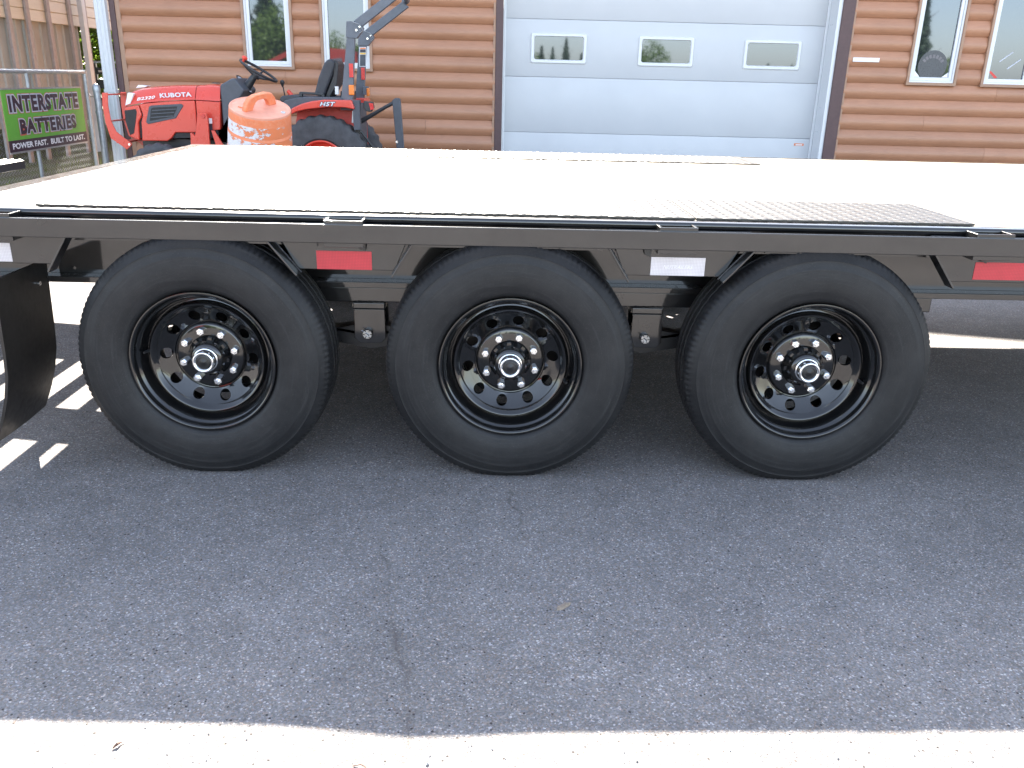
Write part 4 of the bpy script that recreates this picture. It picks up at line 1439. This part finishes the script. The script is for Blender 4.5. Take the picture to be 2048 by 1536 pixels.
# seat
K(MB().prism([(-1.700, 1.020), (-1.684, 1.060), (-1.648, 1.175), (-1.590, 1.300), (-1.560, 1.328), (-1.530, 1.337), (-1.505, 1.330), (-1.492, 1.300), (-1.520, 1.200), (-1.570, 1.090), (-1.602, 1.010)], 5.86, 6.24), 'seat_back', 'vinyl_black', bevel=0.022, seg=3)
K(MB().prism([(-1.503, 1.330), (-1.478, 1.318), (-1.462, 1.295), (-1.485, 1.12), (-1.56, 1.00), (-1.60, 1.005), (-1.52, 1.19)], 5.89, 6.21), 'seat_shell', 'black_plastic', bevel=0.008)
K(MB().prism([(-2.02, 0.97), (-2.0, 1.005), (-1.90, 1.018), (-1.70, 1.005), (-1.62, 1.01), (-1.60, 0.955), (-2.0, 0.945)], 5.86, 6.24), 'seat_cushion', 'vinyl_black', bevel=0.02, seg=3)
K(MB().prism([(-1.820, 1.000), (-1.822, 1.040), (-1.805, 1.048), (-1.600, 1.040), (-1.585, 1.010), (-1.60, 1.0), (-1.630, 1.020), (-1.790, 1.026), (-1.792, 1.000)], 5.80, 5.845), 'armrest', 'black_plastic', bevel=0.006)
K(MB().box(-1.46, -1.36, 5.9, 6.2, 0.95, 1.06), 'seat_bracket', 'black_plastic', bevel=0.01)
K(MB().box(-1.500, -1.472, 5.86, 5.90, 1.03, 1.10), 'decal', 'decal_white')
# fenders
FT = [(-1.830, 0.905), (-1.802, 0.922), (-1.734, 0.952), (-1.642, 0.977), (-1.539, 0.990), (-1.292, 0.992), (-1.267, 0.917)]
FB = [(-1.288, 0.918), (-1.354, 0.929), (-1.506, 0.929), (-1.688, 0.907), (-1.780, 0.885), (-1.83, 0.86)]
for y0, y1, yi0, yi1 in ((5.485, 5.80, 5.76, 5.80), (6.30, 6.615, 6.30, 6.34)):
    K(MB().prism(FT + FB, y0, y1), 'fender', 'red', bevel=0.010)
    K(MB().prism([(-1.83, 0.90), (-1.70, 0.91), (-1.5, 0.93), (-1.29, 0.92), (-1.28, 0.55), (-1.9, 0.55)], yi0, yi1), 'fender_wall', 'red_dull')
K(MB().prism([(-1.96, 0.93), (-1.90, 0.975), (-1.80, 0.999), (-1.70, 1.008), (-1.40, 1.008), (-1.39, 0.98), (-1.96, 0.85)], 5.60, 6.50), 'operator_deck', 'charcoal', bevel=0.008)
text('lettering', 'HST', M['decal_dark'], TT, (-1.578, 5.4835, 0.933), 0.150, 0.043, (PI / 2, -0.02, 0), bold=0.10, shear=0.3, space=1.15)
text('lettering', 'HST', M['decal_silver'], TT, (-1.572, 5.4825, 0.937), 0.138, 0.035, (PI / 2, -0.02, 0), bold=0.03, shear=0.3, space=1.15)
K(MB().prism([(-1.300, 0.992), (-1.225, 0.994), (-1.230, 0.84), (-1.225, 0.74), (-1.285, 0.735), (-1.290, 0.90)], 5.52, 5.60), 'tail_bracket', 'charcoal', bevel=0.004)
K(MB().prism([(-1.198, 0.985), (-1.120, 0.980), (-1.112, 0.93), (-1.135, 0.893), (-1.180, 0.900), (-1.200, 0.93)], 5.56, 5.66), 'tail_light', 'black_plastic', bevel=0.006)
K(MB().prism([(-1.150, 0.972), (-1.112, 0.968), (-1.105, 0.92), (-1.135, 0.91)], 5.552, 5.559), 'tail_lens', 'lens_red')
K(MB().tube([(-1.285, 5.545, 0.90), (-1.295, 5.545, 0.80)], 0.013, 10), 'strut', 'galv')


# tyres
def tractor_tyre(x, y0, y1, r, rr, n):
    prof = [(y0 + 0.03, rr), (y0 + 0.004, rr + 0.02), (y0, rr + 0.08), (y0 + 0.006, r - 0.075), (y0 + 0.012, r - 0.045), (y0 + 0.030, r - 0.022), (y0 + 0.045, r - 0.018),
            ((y0 + y1) / 2, r - 0.012), (y1 - 0.045, r - 0.018), (y1 - 0.030, r - 0.022), (y1 - 0.006, r - 0.075), (y1, rr + 0.08), (y1 - 0.03, rr)]

    def fn(i, j, y, rad):
        if 3 < j < 10 and i % 4 in (0, 1):
            rad += 0.013
        return y, rad
    K(MB().lathe(prof, n, (x, 0, r - 0.01), fn=fn), 'tyre', 'tractor_tyre', sharp=45)
    K(MB().lathe([(y0 + 0.035, rr + 0.002), (y0 + 0.012, rr + 0.004), (y0 + 0.010, rr - 0.008), (y0 + 0.03, rr - 0.02), (y0 + 0.07, rr - 0.03), (y0 + 0.085, rr * 0.6), (y0 + 0.06, rr * 0.35), (y0 + 0.06, 0.0001)], 48, (x, 0, r - 0.01)), 'rim', 'red_plastic')


tractor_tyre(-1.585, 5.49, 5.74, 0.435, 0.215, 112)
tractor_tyre(-1.585, 6.36, 6.61, 0.435, 0.215, 112)
tractor_tyre(-3.115, 5.62, 5.80, 0.292, 0.155, 80)
tractor_tyre(-3.115, 6.30, 6.48, 0.292, 0.155, 80)


# roll bar: two posts, folded arms and the bar that joins their ends
def rops(y, dz, base, knee, dxt):
    hy = 0.030
    p = K(MB().prism([(base[0], 0.90), (base[1], 0.90), (knee[1], knee[2]), (knee[0], knee[2] + 0.01)], y - hy, y + hy), 'roll_bar_post', 'rops', bevel=0.008)
    k0, k1, kz = knee
    K(MB().prism([(k0 - 0.008, kz - 0.01), (k0 + 0.002, kz + 0.122), (k0 + 0.045, kz + 0.125), (k0 + 0.10, kz + 0.115), (k0 + 0.148, kz + 0.075), (k0 + 0.145, kz + 0.055), (k1 + 0.015, kz - 0.015)], y - hy - 0.008, y + hy + 0.008), 'hinge_plate', 'rops', bevel=0.003)
    a = [(k0 + 0.06, kz + 0.125), (k0 + 0.13, kz + 0.078), (k0 + 0.49 + dxt, kz + 0.345), (k0 + 0.425 + dxt, kz + 0.390)]
    K(MB().prism(a, y - 0.027, y + 0.027), 'roll_bar_arm', 'rops', bevel=0.008)
    for px, pz, rr in ((k0 + 0.088, kz + 0.052, 0.0115), (k0 + 0.118, kz + 0.080, 0.009)):
        K(MB().lathe([(-0.012, 0.0001), (-0.012, rr * 0.8), (-0.006, rr), (0.0, rr)], 14, (px, y - hy - 0.008, pz)), 'hinge_pin', 'zinc')
    K(MB().tube([(k0 + 0.06, y - hy - 0.010, kz + 0.118), (k0 + 0.12, y - hy - 0.014, kz + 0.10), (k0 + 0.15, y - hy - 0.014, kz + 0.05), (k0 + 0.115, y - hy - 0.010, kz + 0.03)], 0.0025, 6), 'pin_clip', 'galv')


rops(5.68, 0, (-1.424, -1.314), (-1.338, -1.268, 1.522), 0.0)
rops(6.48, 0, (-1.420, -1.332), (-1.356, -1.284, 1.485), 0.0)
ax, az = -0.895, 1.870
K(MB().tube([(-0.908, 5.68, 1.905), (-0.878, 5.70, 1.925), (-0.868, 5.78, 1.93), (-0.875, 6.38, 1.895), (-0.886, 6.46, 1.885), (-0.915, 6.48, 1.868)], 0.030, 12), 'roll_bar_top', 'rops')
K(MB().box(-1.327, -1.290, 5.635, 5.6415, 1.183, 1.298), 'reflector', 'lens_red', bevel=0.002)
K(MB().box(-1.342, -1.306, 6.435, 6.4415, 1.160, 1.272), 'reflector', 'lens_red', bevel=0.002)
K(MB().box(-1.336, -1.288, 5.625, 5.6495, 1.033, 1.119), 'amber_lamp', 'amber', bevel=0.006)
K(MB().box(-1.290, -1.262, 6.40, 6.4495, 1.010, 1.085), 'amber_lamp', 'amber', bevel=0.008)
K(MB().box(-1.33, -1.28, 6.41, 6.51, 1.02, 1.10), 'lamp_bracket', 'rops', bevel=0.004)
lbx = K(MB().prism([(-1.358, 1.280), (-1.292, 1.282), (-1.285, 1.460), (-1.351, 1.458)], 6.444, 6.4495), 'warning_label', 'decal_silver')
K(MB().prism([(-1.352, 1.286), (-1.297, 1.288), (-1.292, 1.392), (-1.347, 1.390)], 6.4425, 6.4438), 'label_print', 'charcoal', lbx)
K(MB().prism([(-1.347, 1.393), (-1.292, 1.395), (-1.291, 1.408), (-1.346, 1.406)], 6.4425, 6.4438), 'label_print', 'decal_yellow', lbx)
K(MB().prism([(-1.346, 1.409), (-1.291, 1.411), (-1.290, 1.440), (-1.345, 1.438)], 6.4425, 6.4438), 'label_print', 'decal_dark', lbx)
K(MB().prism([(-1.345, 1.441), (-1.290, 1.443), (-1.289, 1.455), (-1.344, 1.453)], 6.4425, 6.4438), 'label_print', 'decal_orange', lbx)
# rear lift with blade mast
K(MB().tube([(-1.30, 5.9, 0.782), (-1.18, 5.9, 0.850), (-1.05, 5.9, 0.925), (-0.955, 5.9, 0.975)], [0.024, 0.019, 0.016, 0.018], 8), 'top_link', 'black_plastic')
K(MB().prism([(-0.978, 0.990), (-0.950, 1.010), (-0.915, 1.010), (-0.903, 0.995), (-0.872, 0.46), (-0.940, 0.46)], 5.87, 5.93), 'blade_mast', 'charcoal', bevel=0.004)
K(MB().lathe([(-0.010, 0.0001), (-0.010, 0.012), (0.0, 0.014)], 10, (-0.942, 5.87, 0.620)), 'mast_pin', 'zinc')
K(MB().prism([(-0.90, 0.10), (-0.86, 0.12), (-0.86, 0.48), (-0.93, 0.50), (-0.95, 0.30)], 5.45, 6.65), 'blade', 'charcoal', bevel=0.006)
K(MB().tube([(-1.275, 5.6, 0.72), (-1.20, 5.62, 0.63), (-1.09, 5.65, 0.44)], 0.010, 8), 'lift_rod', 'black_plastic')
K(MB().tube([(-1.24, 5.6, 0.73), (-1.13, 5.62, 0.58), (-1.06, 5.65, 0.44)], 0.012, 8), 'lift_rod', 'black_plastic')
K(MB().prism([(-1.28, 0.80), (-1.24, 0.80), (-1.235, 0.70), (-1.30, 0.69)], 5.58, 5.62), 'lift_arm', 'black_plastic', bevel=0.003)
K(MB().box(-1.45, -1.28, 5.80, 6.30, 0.45, 0.95), 'rear_housing', 'charcoal', bevel=0.01)

# ================================================================== YARD GATE WITH SIGN
GT = thing('chain_link_gate', 'galvanised chain link gate swung open at the left, holding the green sign', 'gate', (-4.70, 5.0, 0))
G = lambda mb, name, mat='galv', parent=None, **k: mb.build(name, M[mat], parent or GT, **k)
GX, GY0, GY1, GZ0, GZ1 = -4.70, 4.75, 7.905, 0.09, 1.160
G(MB().tube([(GX, GY0, GZ1), (GX, GY1, GZ1)], 0.021, 12), 'gate_rail')
G(MB().tube([(GX, GY0, GZ0), (GX, GY1, GZ0)], 0.021, 12), 'gate_rail')
G(MB().tube([(GX, GY1, GZ0 - 0.03), (GX, GY1, GZ1 + 0.025)], 0.024, 12), 'gate_stile')
G(MB().tube([(GX, GY0, GZ0), (GX, GY0, GZ1)], 0.021, 12), 'gate_stile')
G(MB().tube([(GX, 6.63, GZ0), (GX, 6.63, GZ1)], 0.019, 12), 'gate_stile')
wr = MB()
cell = 0.056
nw = int((GY1 - GY0) / cell)
for w_ in range(nw):
    yb = GY0 + (w_ + 0.5) * cell
    pts = []
    zz = GZ0
    q = 0
    while zz < GZ1:
        pts.append((GX + 0.024 + (0.002 if q % 2 else -0.002), yb + (cell * 0.52 if q % 2 else -cell * 0.52), zz))
        zz += cell * 0.55
        q += 1
    wr.tube(pts, 0.0015, 4, caps=False)
kind(G(wr, 'chain_link_mesh', 'wire'), 'stuff')
for i in range(34):
    y = GY0 + 0.05 + i * 0.093
    G(MB().tube([(GX + 0.024 * math.cos(a), y + a * 0.002, GZ1 + 0.024 * math.sin(a)) for a in (-2.6, -1.3, 0.0, 1.3, 2.6)], 0.0025, 5), 'wire_tie')
# gate post
GP = thing('gate_post', 'thick galvanised fence post with a domed cap in front of the white downspout', 'post', (-4.365, 7.40, 0))
GP_ = lambda mb, name, mat='galv', **k: mb.build(name, M[mat], GP, **k)
GP_(MB().lathe([(0.0, 0.0001), (0.0, 0.036), (0.985, 0.036)], 20, (-4.365, 7.40, 0), axis='z'), 'post')
GP_(MB().lathe([(0.965, 0.040), (1.005, 0.041), (1.030, 0.034), (1.046, 0.018), (1.050, 0.0001)], 20, (-4.365, 7.40, 0), axis='z'), 'post_cap')
GP_(MB().lathe([(0.738, 0.0365), (0.738, 0.041), (0.765, 0.041), (0.765, 0.0365)], 20, (-4.365, 7.40, 0), axis='z'), 'post_band')
GP_(MB().tube([(-4.365, 7.37, 0.905), (-4.50, 7.55, 0.91), (-4.67, 7.88, 0.93)], 0.006, 6), 'gate_latch', 'castle')

SG = thing('battery_sign', 'green advertising sign with dark lettering reading INTERSTATE BATTERIES hung on the chain link gate', 'sign', (-4.655, 6.06, 0.40))
S_ = lambda mb, name, mat, **k: mb.build(name, M[mat], SG, **k)
SX = -4.655
SY0, SY1, SZ0, SZ1 = 6.030, 7.655, 0.412, 1.005
S_(MB().box(SX - 0.004, SX, SY0, SY1, 0.530, SZ1 - 0.012), 'sign_panel', 'sign_green')
S_(MB().box(SX - 0.004, SX, SY0, SY1, SZ0 + 0.010, 0.5298), 'sign_footer', 'sign_dark')
S_(MB().box(SX - 0.008, SX + 0.004, SY0 - 0.004, SY1 + 0.004, SZ1 - 0.0118, SZ1 + 0.004), 'sign_frame', 'galv')
S_(MB().box(SX - 0.008, SX + 0.004, SY0 - 0.004, SY1 + 0.004, SZ0 - 0.006, SZ0 + 0.0098), 'sign_frame', 'galv')


def sign_word(body, y0, w, z0, h, layers):
    ref = None
    for mat, bold, dx in layers:
        o_ = text('lettering', body, M[mat], SG, (SX + dx, y0, z0), w, h, SIDE, bold=bold, space=1.16, ref=ref)
        ref = ref or tuple(o_['fit'])


lay = [('sign_dark', 0.050, 0.0034), ('sign_grey', 0.105, 0.0022), ('sign_red', 0.130, 0.0010)]
sign_word('INTERSTATE', 6.128, 1.42, 0.786, 0.158, lay)
sign_word('BATTERIES', 6.270, 1.165, 0.578, 0.142, lay)
text('lettering', 'POWER FAST.  BUILT TO LAST.', M['decal_white'], SG, (SX + 0.0012, 6.085, 0.448), 1.51, 0.056, SIDE, bold=0.03)

# ================================================================== LEAN-TO SHED
LT = thing('lean_to_shed', 'beige open lean-to shed with board skirt and taupe sheet wall behind the gate', 'shed', (-6.2, 6.0, 0))
L_ = lambda mb, name, mat, **k: mb.build(name, M[mat], LT, **k)
z = 1.775
while z < 2.75:
    L_(MB().prism([(-6.200, z), (-6.188, z + 0.004), (-6.196, z + 0.136), (-6.206, z + 0.1445), (-6.22, z + 0.1445), (-6.22, z)], 5.5, 13.2), 'skirt_board', 'boards')
    z += 0.145
rb = [(-6.262, 5.5)]
y = 5.5
while y < 11.30:
    rb += [(-6.262, y), (-6.262, y + 0.16), (-6.240, y + 0.172), (-6.240, y + 0.196), (-6.262, y + 0.208)]
    y += 0.215
rb2 = [(p[0] - 0.004, p[1]) for p in rb]
sh = MB()
n = len(rb)
sh.add([(p[0], p[1], 0.45) for p in rb] + [(p[0], p[1], 1.80) for p in rb], [(i, i + 1, i + 1 + n, i + n) for i in range(n - 1)])
L_(sh, 'sheet_wall', 'lean_sheet', sharp=20)
for yp in (7.2, 8.75, 9.27, 9.74, 10.30, 10.94, 11.42):
    L_(MB().box(-6.187, -6.150, yp - 0.042, yp + 0.042, 0.0, 2.74), 'post', 'lean_post', bevel=0.006)
L_(MB().box(-6.10, -6.03, 11.05, 11.16, 0.0, 2.74), 'white_post', 'white_paint', bevel=0.006)
L_(MB().box(-10.5, -6.05, 5.4, 18.6, 2.76, 2.86), 'roof', 'roofing')
L_(MB().box(-6.0495, -4.95, 7.9, 10.4, 2.78, 2.84), 'added_shade_slab', 'roofing')  # added slab, out of view, that keeps sun off the gate rail
L_(MB().box(-10.4, -10.3, 5.5, 18.5, 0.0, 2.755), 'back_wall', 'lean_sheet')

# dark utility trailer glimpsed in the gap
UT = thing('utility_trailer', 'dark railed utility trailer glimpsed in the gap beside the downspout', 'trailer', (-6.9, 14.0, 0))
U_ = lambda mb, name, mat, **k: mb.build(name, M[mat], UT, **k)
U_(MB().box(-7.32, -5.9, 13.97, 14.03, 1.285, 1.325), 'top_rail', 'galv', bevel=0.004)
U_(MB().box(-7.32, -7.23, 13.97, 14.03, 0.50, 1.2845), 'corner_post', 'van_black', bevel=0.004)
U_(MB().box(-7.2295, -5.9, 13.98, 14.02, 1.10, 1.215), 'rail', 'van_black', bevel=0.004)
U_(MB().box(-7.2295, -5.9, 13.98, 14.02, 0.86, 1.00), 'rail', 'van_black', bevel=0.004)
U_(MB().box(-7.2295, -5.9, 14.01, 15.8, 0.55, 0.70), 'floor_panel', 'van_black')
U_(MB().box(-7.19, -7.08, 13.955, 13.979, 1.135, 1.168), 'clearance_lamp', 'decal_white')
for x in (-6.9, -6.1):
    U_(MB().lathe([(0, 0.0001), (0, 0.3), (0.2, 0.3), (0.2, 0.0001)], 24, (x, 14.4, 0.3)), 'wheel', 'rubber')


# ================================================================== TREES AND GRASS
def leaf_cloud(n, fx, size, droop=0.0):
    mb = MB()
    for _ in range(n):
        p, s = fx()
        s *= size
        a = Vector((random.gauss(0, 1), random.gauss(0, 1), random.gauss(0, 1))).normalized()
        c = a.orthogonal().normalized()
        d = a.cross(c)
        e = random.uniform(0, 2 * PI)
        u = c * math.cos(e) + d * math.sin(e)
        w_ = a.cross(u)
        mb.add([p - u * s, p + w_ * s * 0.55 - u * s * 0.1, p + u * s, p - w_ * s * 0.55 + u * s * 0.1], [(0, 1, 2, 3)])
    return mb


def broad_crown(h, r, n, size):
    lobes = [(Vector((random.uniform(-r, r) * 0.75, random.uniform(-r, r) * 0.75, h * random.uniform(0.32, 0.92))), r * random.uniform(0.35, 0.62)) for _ in range(11)]

    def fx():
        c, rr = random.choice(lobes)
        v_ = Vector((random.gauss(0, 1), random.gauss(0, 1), random.gauss(0, 1))).normalized() * rr * random.uniform(0.45, 1.08)
        return c + v_, random.uniform(0.6, 1.2)
    return leaf_cloud(n, fx, size).mesh('crown', M['leaf'], sharp=180)


def spruce_crown(h, n, size):
    def fx():
        t = random.random() ** 0.75
        z = h * (0.08 + 0.92 * (1 - t))
        tier = (math.sin(z * 7.0) * 0.18 + 0.92)
        rr = h * 0.17 * t * tier * random.uniform(0.3, 1.08) + 0.03
        a = random.uniform(0, 2 * PI)
        return Vector((rr * math.cos(a), rr * math.sin(a), z)), random.uniform(0.6, 1.25)
    return leaf_cloud(n, fx, size).mesh('crown', M['leaf_dark'], sharp=180)


def trunk_mesh(h, r):
    mb = MB()
    mb.tube([(0, 0, -0.1), (0.03 * h * 0.2, 0.01, h * 0.35), (-0.02, 0.03, h * 0.7), (0.0, 0.0, h * 0.97)], [r, r * 0.75, r * 0.45, r * 0.08], 9)
    for i in range(7):
        a = i * 2.4
        z0 = h * (0.3 + 0.08 * i)
        L = h * 0.22 * (1 - 0.07 * i)
        mb.tube([(0, 0, z0), (L * 0.5 * math.cos(a), L * 0.5 * math.sin(a), z0 + L * 0.3), (L * math.cos(a), L * math.sin(a), z0 + L * 0.75)], [r * 0.35, r * 0.22, r * 0.05], 6)
    return mb.mesh('trunk', M['bark'])


crowns = {'broad': (broad_crown(5.5, 2.4, 3600, 0.16), trunk_mesh(5.2, 0.17)),
          'broad2': (broad_crown(4.2, 2.0, 2600, 0.16), trunk_mesh(4.0, 0.13)),
          'spruce': (spruce_crown(8.0, 3000, 0.22), trunk_mesh(8.0, 0.16)),
          'spruce2': (spruce_crown(7.0, 2600, 0.22), trunk_mesh(7.0, 0.14)),
          'bush': (broad_crown(2.0, 1.5, 4200, 0.075), trunk_mesh(1.6, 0.05))}


def tree(name, sort, x, y, s, label, group=None, rz=None):
    t = thing(name, label, 'bush' if sort == 'bush' else 'tree', (x, y, 0), group, random.uniform(0, 6) if rz is None else rz)
    t.scale = (s, s, s)
    for nm, me in zip(('crown', 'trunk'), crowns[sort]):
        o_ = bpy.data.objects.new(nm, me)
        COL.objects.link(o_)
        o_.parent = t


# seen in the gap beyond the shed
tree('leafy_bush', 'bush', -8.6, 17.6, 1.25, 'sunlit leafy bush behind the utility trailer, under the end of the skirt boards')
tree('leafy_tree', 'broad', -10.2, 24.0, 1.0, 'leafy tree behind the bush in the gap between shed and log building')
# a wood edge across the road behind the camera, seen in the window glass
GRP = 'trees across the lot mirrored in the window panes'
LB = 'tree standing across the lot, mirrored in the window panes'
for i in range(34):
    x = -75 + i * 5.2 + random.uniform(-1.8, 1.8)
    y = -78 + random.uniform(-9, 9)
    if 22 < x < 46 and random.random() < 0.55:
        continue
    tree('mirrored_tree', random.choice(('spruce', 'spruce2', 'spruce', 'broad', 'broad2')), x, y, random.uniform(0.62, 0.98), LB, GRP)
for x, y, s, so in ((-19.6, -48.0, 1.05, 'spruce'), (-18.0, -49, 1.15, 'spruce'), (-16.6, -50, 0.85, 'spruce2'), (-15.6, -46, 1.0, 'broad'), (-20.9, -52, 1.0, 'spruce2'), (-10.2, -38, 0.66, 'broad'), (1.2, -60, 0.50, 'spruce'), (2.4, -62, 0.56, 'spruce2'), (3.3, -60, 0.47, 'spruce'), (4.6, -63, 0.58, 'spruce'), (0.2, -61, 0.45, 'spruce2'), (5.8, -60, 0.48, 'spruce2'), (22.5, -62, 0.42, 'spruce2'), (24.0, -60, 0.36, 'spruce'), (31.0, -52, 1.1, 'spruce2'), (33.5, -50, 0.7, 'broad')):
    tree('mirrored_tree', so, x, y, s, LB, GRP)

gr = MB()
for _ in range(5200):
    x = random.uniform(-9.5, -4.85)
    y = random.uniform(6.5, 20.0)
    if math.sin(x * 3.1) * math.sin(y * 2.3) + random.uniform(-0.9, 0.6) < -0.1:
        continue
    hgt = random.uniform(0.03, 0.10) * (1.6 if random.random() < 0.12 else 1)
    a = random.uniform(0, 2 * PI)
    dx, dy = math.cos(a), math.sin(a)
    ln = random.uniform(0.1, 0.7) * hgt
    w_ = 0.004
    gr.add([(x - dy * w_, y + dx * w_, 0.004), (x + dy * w_, y - dx * w_, 0.004), (x + dx * ln, y + dy * ln, 0.004 + hgt)], [(0, 1, 2)])
kind(gr.build('grass', M['grass'], sharp=180), 'stuff')

# red loader parked across the lot, mirrored in the panes
RL = thing('red_loader', 'red loader standing across the lot, mirrored in the left window panes', 'loader', (-5.2, -9.0, 0))
R_ = lambda mb, name, mat, **k: mb.build(name, M[mat], RL, **k)
R_(MB().prism([(-6.0, 0.9), (-4.55, 0.9), (-4.45, 1.2), (-4.5, 1.78), (-4.7, 1.88), (-6.0, 1.95)], -9.45, -8.75), 'hood', 'loader_red', bevel=0.03)
R_(MB().prism([(-5.2, 1.35), (-4.9, 1.40), (-4.95, 1.65), (-5.2, 1.62)], -8.7497, -8.74), 'side_vent', 'charcoal')
R_(MB().prism([(-7.9, 1.10), (-7.75, 1.05), (-5.75, 2.0), (-5.85, 2.12)], -8.62, -8.52), 'loader_arm', 'loader_red', bevel=0.01)
R_(MB().lathe([(0, 0.0001), (0, 0.55), (0.3, 0.55), (0.3, 0.0001)], 28, (-6.4, -8.95, 0.55)), 'wheel', 'rubber')
R_(MB().lathe([(0, 0.0001), (0, 0.36), (0.22, 0.36), (0.22, 0.0001)], 28, (-4.9, -8.95, 0.36)), 'wheel', 'rubber')
R_(MB().box(-6.6, -4.6, -9.3, -8.97, 0.4, 0.9), 'chassis', 'charcoal')
